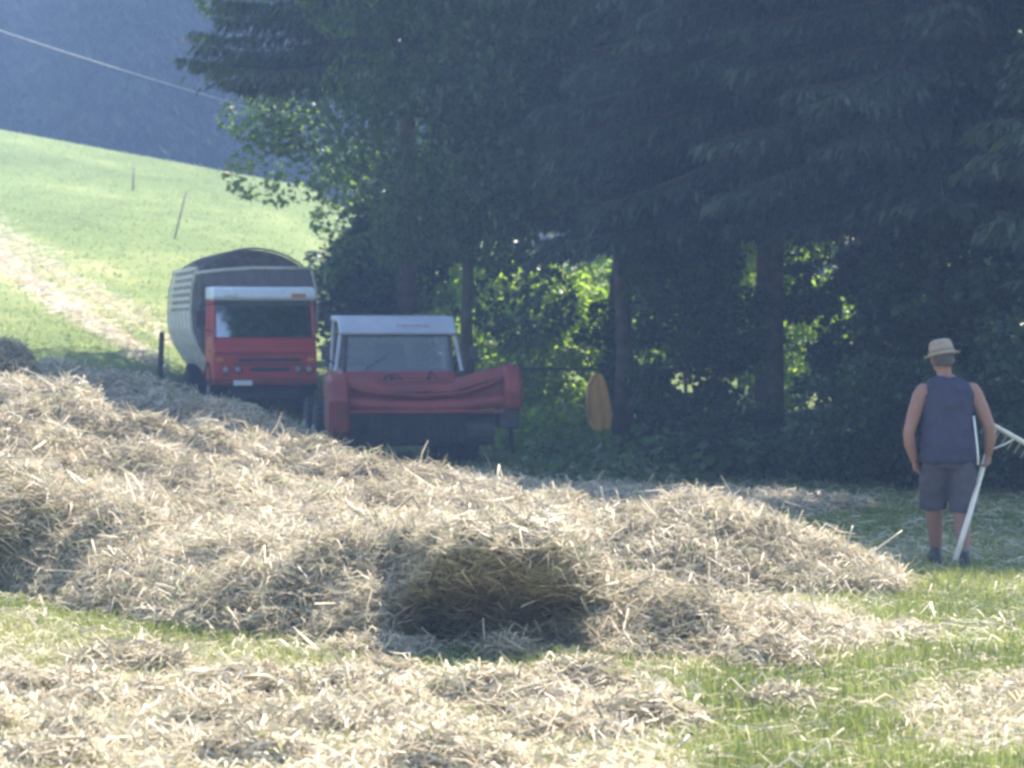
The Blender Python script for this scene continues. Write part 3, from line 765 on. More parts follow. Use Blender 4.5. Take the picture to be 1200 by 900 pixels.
def build_truck():
    X0, Y0 = (311-600)/F*46.6, 46.6
    root = empty('farm_truck', (X0, Y0, gz(X0-.2, Y0+1.5)+.02), math.radians(13),
                 label='red farm truck with white visor and high hay wagon body, the farther vehicle', cat='truck')
    # cab: x -0.95..0.95, front at y=0 (towards the camera), back at y=1.35
    W = .95
    lower = MB().prism([(0.02, .58), (0.0, 1.12), (.10, 1.36), (.14, 1.42), (1.35, 1.42), (1.35, .58)], 0, -W, W)
    lower.build('cab_body', M['red'], root, bevel=.035)
    # greenhouse: pillars, roof
    cab = root
    up = MB()
    for sx in (-1, 1):
        up.tube([(sx*(W-.035), .10, 1.40), (sx*(W-.06), .32, 2.12)], .034, 8)
        up.tube([(sx*(W-.05), 1.30, 1.40), (sx*(W-.08), 1.28, 2.12)], .055, 8)
        up.tube([(sx*(W-.045), .78, 1.40), (sx*(W-.08), .80, 2.12)], .03, 6)
    up.prism([(1.24, 1.4), (1.24, 2.12), (1.33, 2.12), (1.33, 1.4)], 0, -W+.05, W-.05)
    up.build('cab_frame', M['red'], root, bevel=.008)
    rf = MB().prism([(.10, 2.08), (.06, 2.14), (.14, 2.28), (.34, 2.33), (1.36, 2.33), (1.38, 2.10)], 0, -W+.01, W-.01)
    rf.build('roof', M['white'], root, bevel=.03)
    for sx in (-1, 1):
        MB().box((sx*.62, .075, 2.17), (.26, .05, .07)).build('roof_lamp', M['lamp'] if sx < 0 else M['amber'], root, bevel=.012)
    MB().add([(-W+.06, .10, 1.41), (W-.06, .10, 1.41), (W-.09, .30, 2.09), (-W+.09, .30, 2.09)], [(0, 1, 2, 3)]).build('windshield', M['glass_dark'], root)
    for x in (-.5, .3): MB().tube([(x, .075, 1.42), (x+.32, .12, 1.60)], .009, 5).tube([(x+.12, .09, 1.50), (x+.5, .14, 1.68)], .006, 5).build('wiper', M['black'], root)
    for sx in (-1, 1):
        MB().box((sx*(W+.012), .42, 1.16), (.016, .13, .035)).build('door_handle', M['chassis'], root, bevel=.004)
        MB().box((sx*.83, -.01, 1.0), (.12, .03, .07)).build('indicator', M['amber'], root, bevel=.01)
    MB().add([(-W+.12, 1.21, 1.6), (W-.12, 1.21, 1.6), (W-.12, 1.21, 2.08), (-W+.12, 1.21, 2.08)], [(0, 1, 2, 3)]).build('rear_window', M['glass'], root)
    for sx in (-1, 1):
        MB().add([(sx*(W-.04), .2, 1.43), (sx*(W-.04), 1.26, 1.43), (sx*(W-.08), 1.26, 2.10), (sx*(W-.08), .34, 2.10)], [(0, 1, 2, 3)]).build('side_window', M['glass'], root)
        MB().box((sx*(W+.004), .72, 1.0), (.012, 1.0, .70)).build('door', M['red'], root, bevel=.004)
    # inside
    MB().box((-.4, .85, 1.25), (.5, .5, .5)).box((-.4, 1.1, 1.62), (.48, .12, .55)).box((.42, .85, 1.25), (.5, .5, .5)).box((.42, 1.1, 1.62), (.48, .12, .55)).build('seats', M['seat'], root, bevel=.04)
    pts = [(-.4+.19*math.cos(a), .42+.07*math.sin(a), 1.52+.17*math.sin(a)) for a in np.linspace(0, 2*math.pi, 19)]
    MB().tube(pts, .014, 6).tube([(-.4, .3, 1.35), (-.4, .42, 1.52)], .02, 6).build('steering_wheel', M['black'], root)
    # grille and lamps
    gr = MB()
    gr.box((.08, -.006, 1.00), (1.15, .03, .06)).box((.08, -.004, .83), (.72, .03, .075))
    gr.box((.08, -.006, .92), (1.3, .02, .018))
    gr.build('grille', M['chassis'], root, bevel=.006)
    MB().box((0, -.012, 1.125), (1.86, .03, .03)).build('trim_strip', M['red_old'], root, bevel=.006)
    for hx in (-.72, -.5, .60, .80):
        b = MB().lathe((hx, -.012, .82), [(.07, -.02), (.08, -.012), (.08, .03)], 'y', 20).build('headlight', M['red_old'], root)
        MB().lathe((hx, -.04, .82), [(.02, -.0), (.052, .006), (.058, .02)], 'y', 20).build('lens', M['lamp_dull'], b, smooth=True)
    MB().box((0, .02, .60), (1.94, .16, .13)).build('bumper', M['red_old'], root, bevel=.02)
    MB().box((-.42, -.075, .58), (.34, .014, .09)).build('number_plate', M['white'], root, bevel=.004)
    # mirrors
    for sx in (-1, 1):
        m = MB().tube([(sx*(W-.03), .15, 1.5), (sx*(W+.22), .08, 1.56), (sx*(W+.22), .08, 1.98), (sx*(W-.05), .24, 2.02)], .014, 6).build('mirror_arm', M['chassis'], root)
        MB().box((sx*(W+.22), .05, 1.75), (.17, .05, .30)).build('mirror', M['chassis'], m, bevel=.015)
    # chassis
    ch = MB()
    for sx in (-1, 1): ch.box((sx*.38, 3.0, .62), (.10, 5.8, .16))
    ch.box((0, .75, .50), (1.3, 1.2, .26)).box((0, .7, .42), (1.5, .14, .14)).box((0, 4.4, .42), (1.6, .14, .14)).box((0, 1.9, .5), (1.2, .7, .3))
    ch.box((0, .35, .34), (1.2, .5, .12))
    ch.build('chassis', M['chassis'], root, bevel=.01)
    for sx in (-1, 1):
        wheel(root, sx*.78, .72, .42, .42, .34, out=sx); wheel(root, sx*.82, 4.4, .42, .42, .36, out=sx)
        f = []
        for k in range(9):
            a = math.pi*k/8; f.append((.72+.52*math.cos(a), .44+.52*math.sin(a)))
        for k in range(8, -1, -1):
            a = math.pi*k/8; f.append((.72+.48*math.cos(a), .44+.48*math.sin(a)))
        MB().prism(f, 0, sx*.60, sx*.98).build('fender', M['black'], root)
    # load wagon body: barrel-shaped sides
    prof = [(.72, .74), (.90, .95), (1.08, 1.25), (1.18, 1.55), (1.20, 1.90)]
    y0, y1 = 1.62, 6.0
    for sx in (-1, 1):
        o = []; i = []
        for hx, z in prof: o.append((sx*hx, z)); i.append((sx*(hx-.03), z))
        pan = MB().prism(o+i[::-1], 1, y0, y1)
        sp = pan.build('side_panel', M['cream'], root, bevel=.004)
        rb = MB()
        for k in range(7):
            yy = y0+.03+(y1-y0-.06)*k/6
            rb.prism([(sx*(hx+.028), z) for hx, z in prof]+[(sx*(hx-.002), z) for hx, z in prof[::-1]], 1, yy-.03, yy+.03)
        rb.build('panel_rib', M['cream'], sp)
        pr2 = [(1.20, 1.90), (1.175, 2.3), (1.09, 2.66)]
        rails = MB()
        for z, hx in [(1.99, 1.198), (2.13, 1.19), (2.27, 1.178), (2.41, 1.155), (2.55, 1.12)]:
            rails.box((sx*hx, (y0+y1)/2, z), (.022, y1-y0-.02, .062))
        rails.build('slatted_side', M['cream'], root)
        for k in range(7):
            yy = y0+.03+(y1-y0-.06)*k/6
            po = MB().prism([(sx*(hx+.022), z) for hx, z in pr2]+[(sx*(hx-.02), z) for hx, z in pr2[::-1]], 1, yy-.035, yy+.035)
            po.build('side_post', M['cream'], root)
        MB().box((sx*1.08, (y0+y1)/2, 2.69), (.07, y1-y0, .07)).build('top_rail', M['cream'], root, bevel=.01)
        # inner mesh boards that close the upper side
        MB().prism([(sx*1.15, 1.91), (sx*1.13, 1.91), (sx*1.03, 2.64), (sx*1.05, 2.64)], 1, y0+.02, y1-.02).build('inner_board', M['greypanel'], root)
    fp = [(-hx, z) for hx, z in prof]+[(-1.16, 2.35), (-1.06, 2.66), (1.06, 2.66), (1.16, 2.35)]+[(hx, z) for hx, z in prof[::-1]]
    fp = [(x*.965, z) for x, z in fp]
    fw = MB().prism(fp, 1, y0+.01, y0+.05)
    fwo = fw.build('front_wall', M['greypanel'], root)
    st = MB()
    for k in range(9): st.box((-1.0+.25*k, y0-.012, 1.95), (.03, .035, 1.4))
    st.build('wall_rib', M['greypanel'], fwo)
    MB().prism(fp, 1, y1-.05, y1-.01).build('tailgate', M['greypanel'], root)
    MB().tube([(-1.10, y0, 2.60), (-.6, y0-.02, 2.66), (0, y0-.02, 2.70), (.6, y0-.02, 2.70), (1.09, y0, 2.70)], .035, 8).build('front_rail', M['cream'], root, smooth=True)
    MB().box((0, (y0+y1)/2, .76), (1.44, y1-y0-.1, .05)).build('floor', M['chassis'], root)
    MB().box((0, (y0+y1)/2, .70), (1.5, y1-y0, .06)).build('sill_rail', M['red_old'], root, bevel=.01)
    # arched top bows with the hay load under them
    arc = []
    for k in range(13):
        a = k/12; arc.append((-1.04+2.08*a, 2.60+.44*math.sin(math.pi*a)**.7))
    ld = MB().prism([(-1.0, 1.2)]+arc+[(1.0, 1.2)], 1, y0+.08, y1-.08)
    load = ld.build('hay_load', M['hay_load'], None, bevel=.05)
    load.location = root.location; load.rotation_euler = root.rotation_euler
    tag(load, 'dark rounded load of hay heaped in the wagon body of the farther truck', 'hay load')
    b = MB()
    for yy in (y0+.04, y0+1.5, y0+2.95, y1-.04):
        b.tube([(x, yy, z+.03) for x, z in arc], .022, 6)
    b.build('roof_bow', M['greypanel'], root)
    return root, load
truck, load = build_truck()

def build_swather():
    D = 34.6
    X0 = (468-600)/F*D
    root = empty('hay_vehicle', (X0, D, gz(X0, D+.8)+.01), math.radians(9),
                 label='red hay vehicle with white roof and wide red front attachment, the nearer of two', cat='farm vehicle')
    W = .78
    # body behind the header
    MB().prism([(.0, .55), (0, 1.12), (.06, 1.22), (1.5, 1.26), (3.0, 1.15), (3.0, .6)], 0, -W, W).build('body', M['red_old'], root, bevel=.04)
    # roof: visor slopes to the front
    rf = MB().prism([(.14, 1.70), (.10, 1.74), (.42, 1.96), (1.5, 1.98), (1.52, 1.90), (.44, 1.88)], 0, -.80, .80)
    rfo = rf.build('roof', M['grey_white'], root, bevel=.02)
    # faded lettering on the visor, worn to an unreadable red smear
    tx_ = MB()
    rng = np.random.default_rng(12)
    n_ = Vector((0, -.22, .32)).normalized(); sl = Vector((0, .32, .22)).normalized()
    R3 = Matrix((( 1, 0, 0), (0, sl.y, -.5), (0, sl.z, .8))).to_3x3()
    for k in range(9):
        cx = .0+k*.052+.012*rng.random(); h = .03+.035*rng.random()
        c = Vector((cx, .235, 1.833))+Vector((0, -.006, .007))
        tx_.box(c, (.03+.02*rng.random(), .004, h), Matrix.Rotation(math.radians(-54), 3, 'X'))
    tx_.build('faded_lettering', M['faded'], rfo)
    for sx in (-1, 1):
        MB().tube([(sx*.86, .05, 1.22), (sx*.77, .22, 1.76), (sx*.77, .45, 1.90)], .028, 8).build('cab_pillar', M['grey_white'], root)
        MB().tube([(sx*.80, 1.40, 1.22), (sx*.76, 1.42, 1.90)], .028, 8).build('cab_pillar', M['grey_white'], root)
    ds = MB()
    for sx in (-1, 1): ds.tube([(sx*.74, .10, 1.22), (sx*.70, .22, 1.72)], .03, 6)
    ds.tube([(-.72, .2, 1.71), (.72, .2, 1.71)], .02, 6)
    ds.build('window_frame', M['chassis'], root)
    MB().add([(-.74, .12, 1.22), (.74, .12, 1.22), (.70, .21, 1.70), (-.70, .21, 1.70)], [(0, 1, 2, 3)]).build('windshield', M['glass_mid'], root)
    MB().add([(-.74, 1.41, 1.25), (.74, 1.41, 1.25), (.72, 1.41, 1.70), (-.72, 1.41, 1.70)], [(0, 1, 2, 3)]).build('rear_window', M['glass'], root)
    MB().box((0, 1.15, 1.2), (.48, .46, .12)).box((0, 1.36, 1.40), (.46, .10, .36)).build('driver_seat', M['seat'], root, bevel=.04)
    pts = [(.17*math.cos(a), .62+.08*math.sin(a), 1.36+.13*math.sin(a)) for a in np.linspace(0, 2*math.pi, 19)]
    MB().tube(pts, .014, 6).tube([(0, .45, 1.15), (0, .62, 1.36)], .02, 6).build('steering_wheel', M['black'], root)
    MB().box((-.2, .30, 1.27), (.5, .2, .07)).build('dashboard', M['seat'], root, bevel=.02)
    for sx in (-1, 1):
        m = MB().tube([(sx*.84, .08, 1.3), (sx*1.0, .02, 1.40)], .012, 6).build('mirror_arm', M['chassis'], root)
        MB().box((sx*1.0, .0, 1.47), (.12, .04, .19)).build('mirror', M['chassis'], m, bevel=.012)
    # wide front attachment
    yh = -.75
    head = root
    # top hood of the attachment: bent sheet, higher at its far end
    xs_ = np.linspace(-.95, 1.45, 13); o_ = MB(); vs = []
    for x in xs_:
        t = (x+.95)/2.4; zt = 1.14-.09*math.sin(math.pi*min(1, t*1.15))+.15*max(0, t-.72)/.28+.012*math.sin(x*9)
        vs += [(x, yh+.55, zt+.0), (x, yh+.15, zt+.05), (x, yh-.04, zt-.02), (x, yh-.06, zt-.10), (x, yh-.03, zt-.10), (x, yh+.15, zt+.02), (x, yh+.55, zt-.03)]
    fs = [(7*k+a, 7*k+(a+1) % 7, 7*k+7+(a+1) % 7, 7*k+7+a) for k in range(12) for a in range(7)]+[tuple(range(7)), tuple(range(84, 91))]
    o_.add(vs, fs).build('header_hood', M['red_old'], root, bevel=.01)
    # hydraulic hoses, spring tines, lamp brackets
    for k, x in enumerate((-.25, -.15, .35)):
        MB().tube([(x, .02, 1.0), (x+.05, -.18, 1.16+.03*k), (x+.1, yh+.5, 1.17), (x+.16, yh+.35, 1.08)], .014, 6).build('hydraulic_hose', M['black'], root, smooth=True)
    MB().tube([(-.45, .13, 1.24), (-.15, .155, 1.44)], .01, 5).build('wiper', M['black'], root)
    MB().box((-.92, yh-.16, 1.02), (.10, .06, .08)).build('marker_lamp', M['amber'], root, bevel=.012)
    # V shaped bracing frame
    vf = MB()
    vf.tube([(-.88, yh, 1.08), (-.60, yh-.02, .98), (-.30, yh-.02, .93), (.25, yh-.02, .905), (.75, yh-.02, .94), (1.1, yh-.01, 1.05), (1.38, yh, 1.18)], [(.035, .045)]*7, 8)
    vf.build('bracing_bar', M['red_old'], root, bevel=.004)
    MB().box((.24, yh+.20, .98), (2.2, .3, .26)).build('header_back', M['red_dark'], root, bevel=.02)
    MB().tube([(-.86, yh-.03, .83), (-.4, yh-.03, .79), (.2, yh-.03, .765), (.8, yh-.03, .79), (1.32, yh-.03, .86)], [(.10, .08)]*5, 8).box((.24, yh-.12, .70), (2.1, .03, .05)).build('front_beam', M['red_old'], root, bevel=.025)
    # end plates
    lp = [(yh-.25, .42), (yh-.30, .85), (yh-.16, 1.12), (yh+.12, 1.20), (yh+.55, 1.14), (yh+.6, .5), (yh+.1, .33)]
    MB().prism(lp, 0, -1.04, -.76).build('end_plate', M['red_old'], root, bevel=.06, seg=3)
    rp = [(yh-.2, .72), (yh-.24, 1.0), (yh-.10, 1.27), (yh+.22, 1.32), (yh+.55, 1.15), (yh+.55, .66)]
    MB().prism(rp, 0, 1.30, 1.54).build('end_plate', M['red_old'], root, bevel=.06, seg=3)
    MB().box((1.38, yh+.15, .62), (.26, .5, .30)).build('gearbox', M['chassis'], root, bevel=.03)
    # black rubber curtain with folds
    n = 60; vs = []
    for k in range(n+1):
        x = -.86+k*(1.66/n)
        yb = yh-.02+.02*math.sin(k*1.3)+.012*math.sin(k*2.9)
        vs += [(x, yh-.05, .70), (x, yb, .27+.03*math.sin(k*.7)+.02*math.sin(k*2.3))]
    MB().add(vs, [(2*k, 2*k+2, 2*k+3, 2*k+1) for k in range(n)]).build('rubber_curtain', M['black'], root)
    MB().tube([(-.86, yh+.25, .45), (1.2, yh+.25, .45)], .22, 16).build('rake_rotor', M['chassis'], root)
    for x in (-.8, 1.1):
        a = MB().tube([(x, .2, .75), (x*.9, yh+.5, .8)], .05, 8).build('lift_arm', M['chassis'], root)
    for sx in (-1, 1):
        MB().lathe((sx*.55, -.008, 1.02), [(.07, -.03), (.08, -.02), (.08, .02)], 'y', 18).build('headlight', M['lamp'], root)
    # running gear
    ch = MB().box((0, 1.5, .5), (1.0, 2.9, .22)).box((0, .45, .42), (1.5, .14, .14)).box((0, 2.4, .42), (1.5, .14, .14))
    ch.build('chassis', M['chassis'], root, bevel=.02)
    for sx in (-1, 1):
        wheel(root, sx*.93, .45, .40, .40, .38, out=sx); wheel(root, sx*.90, 2.4, .40, .40, .38, out=sx)
    gw = wheel(root, -1.08, yh-.05, .14, .13, .09, 'gauge_wheel', -1)
    MB().tube([(-1.0, yh-.05, .14), (-.99, yh-.05, .6)], .02, 6).build('gauge_strut', M['rim'], root)
    return root
M['red_dark'] = plain('worn_dark_red', (.17, .02, .025), .6, var=.3, scale=3, dirt=(.06, .035, .03), dirt_amt=.7)
M['faded'] = plain('faded_lettering', (.42, .30, .33), .7, var=.3, scale=20)
build_swather()

# ------------------------------------------------------------------ person
def build_person():
    X0, Y0 = (1112-600)/F*20.0, 20.0
    root = empty('person', (X0, Y0, gz(X0, Y0)), 0, label='man in straw hat, navy tank top and grey shorts walking away with a rake', cat='person')
    b = MB()
    # torso (rings), pelvis
    b.rings([(0, .0, .84, .155, .11, .9), (0, .0, .93, .175, .125, .85), (-.005, .0, 1.05, .165, .115, .85), (-.005, .01, 1.18, .175, .12, .85),
             (0, .02, 1.30, .185, .115, .85), (0, .02, 1.37, .175, .10, .9), (-.005, .02, 1.42, .14, .085, .95), (-.012, .025, 1.46, .09, .068, 1), (-.015, .03, 1.49, .06, .06, 1)])
    # neck and head (turned a little to the left)
    b.tube([(-.015, .03, 1.42), (-.03, .045, 1.50), (-.035, .055, 1.56)], [.066, .058, .058], 14)
    b.ball((-.04, .06, 1.615), (.078, .098, .115)); b.ball((-.055, .09, 1.575), (.056, .07, .075))
    b.ball((-.083, .155, 1.60), (.014, .024, .022)); b.ball((-.075, .14, 1.555), (.026, .018, .010))     # nose, mouth
    for ex in (-1, 1): b.ball((-.06+ex*.03-.005, .142, 1.628), .013)
    b.ball((-.122, .05, 1.605), (.012, .022, .032)); b.ball((.042, .06, 1.605), (.012, .022, .032))       # ears
    # legs
    b.tube([(-.095, .0, .90), (-.105, .07, .74), (-.092, .15, .50), (-.085, .155, .38), (-.074, .17, .26), (-.065, .19, .10)], [.098, .09, .064, .07, .060, .042], 16)
    b.tube([(.095, .0, .90), (.108, .01, .74), (.105, .02, .50), (.102, -.04, .38), (.10, -.10, .26), (.098, -.16, .12)], [.098, .09, .064, .07, .060, .042], 16)
    b.ball((-.065, .23, .05), (.04, .10, .035)); b.ball((.098, -.11, .055), (.04, .10, .035))
    # arms
    b.ball((-.185, .02, 1.355), (.075, .066, .072)); b.ball((.178, .02, 1.36), (.075, .066, .072))
    Lp = [(-.16, .02, 1.36), (-.215, .02, 1.33), (-.265, .0, 1.20), (-.315, -.03, 1.04), (-.305, -.01, .95), (-.262, .03, .82)]
    Rp = [(.155, .02, 1.365), (.205, .02, 1.34), (.26, .0, 1.22), (.315, -.03, 1.08), (.325, -.01, .99), (.318, .03, .87)]
    for P in (Lp, Rp): b.tube(P, [.06, .066, .056, .046, .047, .032], 14)
    # left hand: palm and curled fingers
    def hand(w, dirv, latv, inv, curl, grip=False):
        w, d, l, i = Vector(w), Vector(dirv).normalized(), Vector(latv).normalized(), Vector(inv).normalized()
        c = w+d*.045
        b.tube([w, w+d*.05, w+d*.085], [(.026, .022), (.040, .019), (.038, .015)], 12)
        for k, (o, L) in enumerate([(-.030, .068), (-.010, .078), (.011, .072), (.030, .056)]):
            p0 = w+d*.075+l*o
            p1 = p0+(d*math.cos(curl*.5)+i*math.sin(curl*.5))*L*.45
            p2 = p1+(d*math.cos(curl*1.3)+i*math.sin(curl*1.3))*L*.33
            p3 = p2+(d*math.cos(curl*2.0)+i*math.sin(curl*2.0))*L*.25
            b.tube([p0, p1, p2, p3], [.0092, .0088, .008, .0065], 8)
        t0 = w+d*.03-l*.03
        t1 = t0+(d*.6-l*.7+i*.4).normalized()*.035; t2 = t1+(d*.75-l*.2+i*.6).normalized()*.03
        b.tube([t0, t1, t2], [.013, .0105, .008], 8)
    hand(Lp[-1], (.28, .12, -1), (.15, -1, -.1), (1, .1, .2), .55)
    hand(Rp[-1], (-.05, .12, -1), (0, -1, -.12), (-1, 0, 0), 1.35)
    body = b.build('body', M['skin'], root)
    rm = body.modifiers.new('remesh', 'REMESH'); rm.mode = 'VOXEL'; rm.voxel_size = .0065; rm.use_smooth_shade = True
    sm = body.modifiers.new('smooth', 'SMOOTH'); sm.factor = .5; sm.iterations = 3
    # shirt
    s = MB()
    s.rings([(0, 0, .78, .218, .166, .9), (0, .0, .86, .214, .160, .9), (-.003, 0, .96, .203, .148, .88), (-.005, .005, 1.08, .186, .132, .88), (-.005, .012, 1.20, .19, .136, .86),
             (0, .02, 1.29, .20, .140, .84), (0, .02, 1.35, .186, .132, .86), (-.003, .02, 1.405, .166, .116, .9), (-.006, .022, 1.445, .135, .098, .95), (-.012, .026, 1.475, .096, .084, 1)], 40)
    so = s.build('tank_top', M['shirt'], root, smooth=True)
    def folds(o, amt, sc_, zamp=1.0):
        t = bpy.data.textures.new('folds', 'CLOUDS'); t.noise_scale = sc_
        ss = o.modifiers.new('sub', 'SUBSURF'); ss.levels = ss.render_levels = 2
        dm = o.modifiers.new('folds', 'DISPLACE'); dm.texture = t; dm.strength = amt; dm.texture_coords = 'LOCAL'; dm.mid_level = .5
    folds(so, .045, .10)
    so.modifiers['folds'].mid_level = .3
    MB().tube([(.184, -.06, 1.17), (.194, -.07, 1.08), (.206, -.075, .97), (.216, -.078, .86), (.218, -.075, .79)], .009, 8).build('side_stripe', M['stripe'], so, smooth=True)  # thin white line down the right side of the shirt
    # shorts: waist and two legs in one mesh
    sh = MB()
    sh.rings([(0, 0, .93, .175, .125, .88), (0, 0, .82, .188, .136, .88), (0, 0, .765, .19, .138, .9)], 32)
    sh.rings([(-.10, 0, .82, .094, .130, .9), (-.108, .05, .70, .108, .125, .95), (-.104, .10, .56, .106, .12, .95), (-.098, .13, .425, .108, .112, .95)], 24)
    sh.rings([(.10, 0, .82, .094, .130, .9), (.112, .0, .70, .108, .125, .95), (.110, .0, .56, .106, .12, .95), (.110, -.01, .415, .108, .112, .95)], 24)
    sho = sh.build('shorts', M['shorts'], root)
    r2 = sho.modifiers.new('remesh', 'REMESH'); r2.mode = 'VOXEL'; r2.voxel_size = .012; r2.use_smooth_shade = True
    s2 = sho.modifiers.new('smooth', 'SMOOTH'); s2.iterations = 4
    t = bpy.data.textures.new('folds', 'CLOUDS'); t.noise_scale = .08
    dm = sho.modifiers.new('folds', 'DISPLACE'); dm.texture = t; dm.strength = .03; dm.texture_coords = 'LOCAL'
    # socks and shoes
    for (ax, ay, fy) in ((-.065, .19, .06), (.098, -.15, .06)):
        sk = MB().tube([(ax*1.0, ay-.0, .15), (ax, ay, .09)], [.048, .046], 14).build('sock', M['sock'], root, smooth=True)
        q = MB()
        q.rings([(ax, ay+.05, .0, .050, .145, .8), (ax, ay+.05, .025, .052, .148, .8), (ax, ay+.045, .055, .050, .14, .85), (ax, ay+.02, .085, .046, .095, .9), (ax, ay-.005, .125, .044, .058, 1)], 20)
        so_ = q.build('shoe', M['shoe'], root, smooth=True)
    # hair and hat
    MB().rings([(-.04, .045, 1.555, .064, .070, 1), (-.04, .048, 1.60, .083, .097, 1), (-.04, .055, 1.66, .083, .103, 1)], 24).build('hair', M['hair'], root, smooth=True)
    h = MB().lathe((0, 0, 0), [(.138, -.014), (.145, -.008), (.104, .008), (.098, .02), (.092, .07), (.080, .10), (.05, .113), (.012, .108)], 'z', 32)
    ho = h.build('hat', M['straw'], root, smooth=True)
    ho.location = (-.045, .055, 1.655); ho.rotation_euler = (math.radians(-7), math.radians(-9), 0)
    MB().lathe((0, 0, 0), [(.1015, .012), (.100, .036)], 'z', 32).build('hat_band', M['straw_band'], ho, smooth=True)
    # the rake, held in the right hand
    rk = empty('hay_rake', (0, 0, 0), label='pale wooden hay rake held low in the right hand of the walking man', cat='rake')
    rk.location = root.location
    a = Vector((-.01, -.38, .07)); bpt = Vector((.40, .22, 1.045))
    hd = (bpt-a)
    MB().tube([a, a.lerp(bpt, .35)+Vector((.004, 0, .004)), a.lerp(bpt, .7)+Vector((-.003, 0, .005)), bpt], [.023, .022, .021, .018], 12).build('handle', M['wood_pale'], rk, smooth=True)
    c0 = Vector((.315, .20, 1.13)); c1 = Vector((.92, .30, .78))
    bar = MB().tube([c0, c0.lerp(c1, .5)+Vector((0, 0, .006)), c1], [.017, .02, .017], 8).build('rake_head', M['wood_pale'], rk)
    up = Vector((-.28, .1, -1)).normalized(); ax = (c1-c0).normalized(); td = (up-ax*up.dot(ax)).normalized()
    for k in range(11):
        p = c0.lerp(c1, (k+.5)/11)
        MB().tube([p-td*.02, p+td*.11], [.009, .006], 6).build('tine', M['wood_grey'], rk)
    mid = a.lerp(bpt, .84)
    MB().tube([mid, mid.lerp(c0.lerp(c1, .42), .5)+Vector((.02, 0, .0)), c0.lerp(c1, .42)], .008, 6).build('brace', M['wood_pale'], rk, smooth=True)
    return root
M['straw_band'] = plain('hat_band', (.22, .17, .12), .8)
build_person()

# ------------------------------------------------------------------ small things
def on_ground(px, D): 
    x = (px-600)/F*D; return Vector((x, D, gz(x, D)))
# rail, orange cloth, leaning pole
D = 37.0
xa, xb = (598-600)/F*D, (716-600)/F*D
zr = at(600, 433, D)[2]
rl = empty('wooden_rail', (xa, D, gz(xa, D)), label='dark horizontal wooden rail between a short post and the tree beside the orange cloth', cat='rail')
MB().tube([(0, 0, zr-gz(xa, D)), ((xb-xa)/2, 0, zr-gz(xa, D)+.01), (xb-xa, 0, zr-gz(xa, D))], [.022, .025, .022], 8).build('rail', M['wood_dark'], rl)
MB().tube([(.02, .02, -.2), (0, .02, zr-gz(xa, D)+.06)], [.04, .035], 8).build('post', M['wood_dark'], rl)
def cloth():
    # hung by its top, narrow above, bellying out below; closed and thin
    cx, cy, cz = at(701, 472, D-.25)
    prof = [(.42, -.055, .035), (.39, -.10, .07), (.28, -.155, .115), (.12, -.175, .155), (-.05, -.17, .185), (-.20, -.16, .20), (-.32, -.12, .185), (-.38, -.07, .14), (-.41, -.02, .09)]
    n = 14; o = MB(); vs = []
    for side in (-1, 1):
        for (z, l, r) in prof:
            for k in range(n+1):
                t = k/n; x = l+(r-l)*t
                yy = side*(.018+.02*math.sin(math.pi*t))+.022*math.sin(t*11+z*3)*(.4+.6*(.45-z))
                vs.append((cx+x, cy+yy, cz+z))
    m = len(prof); fs = []
    def id_(s, j, k): return s*m*(n+1)+j*(n+1)+k
    for s in (0, 1):
        for j in range(m-1):
            for k in range(n): fs.append((id_(s, j, k), id_(s, j, k+1), id_(s, j+1, k+1), id_(s, j+1, k)))
    for j in range(m-1):
        for k in (0, n): fs.append((id_(0, j, k), id_(0, j+1, k), id_(1, j+1, k), id_(1, j, k)))
    for k in range(n):
        for j in (0, m-1): fs.append((id_(0, j, k), id_(0, j, k+1), id_(1, j, k+1), id_(1, j, k)))
    root = empty('hanging_cloth', (cx, cy, cz-.42), label='orange cloth hanging from the dark rail beside the tree trunk', cat='cloth')
    c = o.add(vs, fs).build('drape', M['orange'], root, smooth=True)
    e = MB().tube([(cx-.05, cy-.05, cz+.40), (cx-.13, cy-.06, cz+.24), (cx-.15, cy-.06, cz+.0), (cx-.13, cy-.06, cz-.22)], [(.02, .012), (.03, .012), (.035, .012), (.03, .01)], 10).build('pale_edge', M['orange_pale'], root, smooth=True)
    for q in (c, e): q.matrix_parent_inverse = Matrix.Translation(-Vector(root.location))
cloth()
p0 = on_ground(697, 36.4); p1 = Vector(at(655, 465, 36.6))
tag(MB().tube([p0+Vector((0, 0, -.03)), p1], [.016, .012], 8).build('wooden_stick', M['wood_grey'], smooth=True), 'thin grey stick leaning to the left below the orange cloth', 'stick')

def stake(px0, py0, px1, py1, D, r, m, label, grp=None):
    x = (px0-600)/F*D; b = Vector((x, D, gz(x, D)-.2)); t = Vector(at(px1, py1, D))
    o = MB().tube([b, b.lerp(t, .5), t], [r*1.1, r, r*.85], 8).build('stake', m, smooth=True)
    return tag(o, label, 'stake', grp)
stake(184, 440, 190, 389, 43.5, .055, M['wood_dark'], 'short dark post standing to the left of the farther truck')
stake(156, 211, 158, 193, 88, .032, M['wood_grey'], 'thin upright stake high up near the ridge of the green hill', 'stakes on the hill')
stake(203, 258, 219, 224, 76, .03, M['wood_grey'], 'thin leaning stake on the green hill above the farther truck', 'stakes on the hill')

# cable sagging from the left into the spruce
pts = []
for k in range(31):
    t = k/30; px = -420+t*740
    a, b2 = Vector(at(-420, -135, 62)), Vector(at(320, 135, 50))
    p = a.lerp(b2, t); p.z -= .35*math.sin(math.pi*t); pts.append(p)
tag(MB().tube(pts, .011, 6).build('overhead_cable', M['cable'], smooth=True), 'thin pale overhead cable slanting down into the spruce at upper left', 'cable')

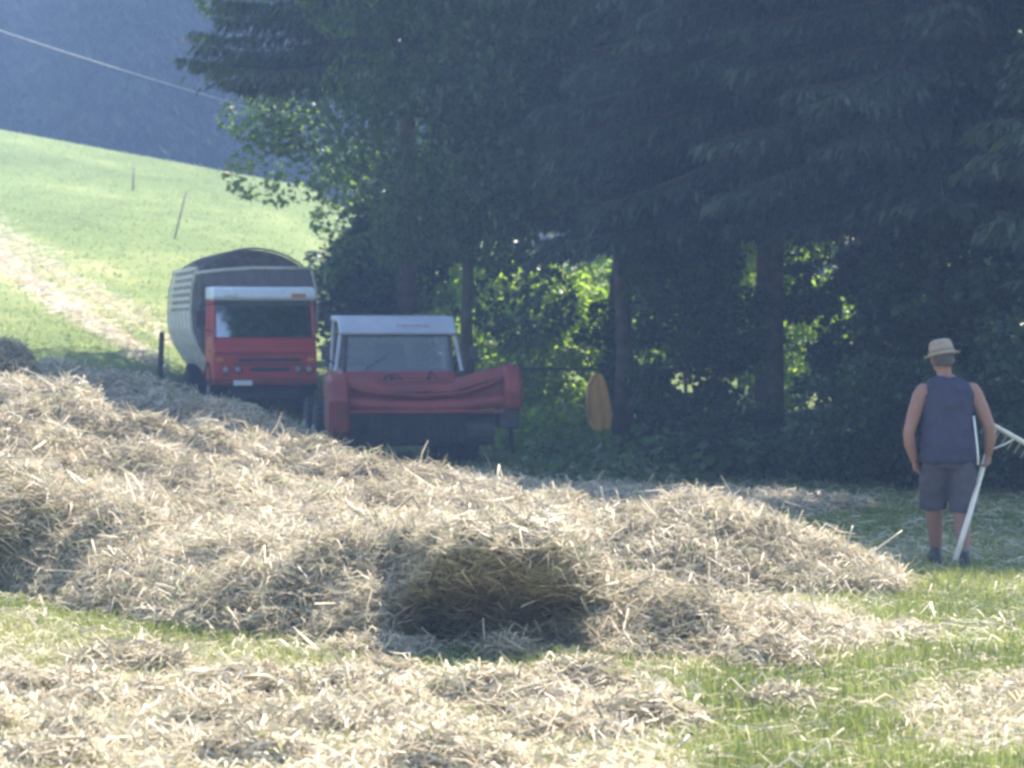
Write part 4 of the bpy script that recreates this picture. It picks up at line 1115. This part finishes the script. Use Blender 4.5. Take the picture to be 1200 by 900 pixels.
# ------------------------------------------------------------------ haze
hz = MB().box((0, 100, 40), (260, 262, 86)).build('haze', M['leaf'], None)
hz.data.materials.clear()
m, nt, out = mat('haze_air')
v = N(nt, 'ShaderNodeVolumePrincipled')
v.inputs['Color'].default_value = (.34, .55, 1, 1); v.inputs['Density'].default_value = .0019
v.inputs['Anisotropy'].default_value = .2
nt.links.new(v.outputs[0], out.inputs['Volume']); hz.data.materials.append(m)
tag(hz, 'thin bluish summer haze in the air over the meadow', 'haze', kind='stuff')

# ------------------------------------------------------------------ light, sky, camera
EL, AZ = math.radians(56), math.radians(36)          # azimuth from +Y towards +X
sd = Vector((math.sin(AZ)*math.cos(EL), math.cos(AZ)*math.cos(EL), math.sin(EL)))
sun = bpy.data.lights.new('sun', 'SUN'); sun.energy = 5.0; sun.angle = math.radians(.5); sun.color = (1, .89, .77)
so = link(bpy.data.objects.new('sun', sun)); so.rotation_euler = sd.to_track_quat('Z', 'Y').to_euler()
w = bpy.data.worlds.new('World'); sc.world = w; w.use_nodes = True; nt = w.node_tree; nt.nodes.clear()
sky = nt.nodes.new('ShaderNodeTexSky'); sky.sky_type = 'NISHITA'; sky.sun_disc = False; sky.sun_elevation = EL; sky.sun_rotation = AZ
sky.air_density = 1.2; sky.dust_density = 1.0; sky.ozone_density = 1.5
bg = nt.nodes.new('ShaderNodeBackground'); bg.inputs[1].default_value = .085
wo = nt.nodes.new('ShaderNodeOutputWorld'); nt.links.new(sky.outputs[0], bg.inputs[0]); nt.links.new(bg.outputs[0], wo.inputs[0])

cam = bpy.data.cameras.new('camera'); co = link(bpy.data.objects.new('camera', cam))
co.location = (0, 0, CAM_H); co.rotation_euler = (math.radians(90)-math.atan(72/F), 0, 0)
cam.sensor_width = 36; cam.lens = 90; cam.clip_end = 1000
cam.dof.use_dof = True; cam.dof.focus_distance = 16; cam.dof.aperture_fstop = 4.5
sc.camera = co
sc.view_settings.view_transform = 'Standard'; sc.view_settings.look = 'None'; sc.view_settings.gamma = 1; sc.view_settings.exposure = 2.08
sc.render.engine = 'CYCLES'
sc.cycles.use_denoising = True
sc.cycles.max_bounces = 8; sc.cycles.diffuse_bounces = 2; sc.cycles.transmission_bounces = 4; sc.cycles.volume_bounces = 0; sc.cycles.transparent_max_bounces = 8
sc.cycles.filter_width = 3.0
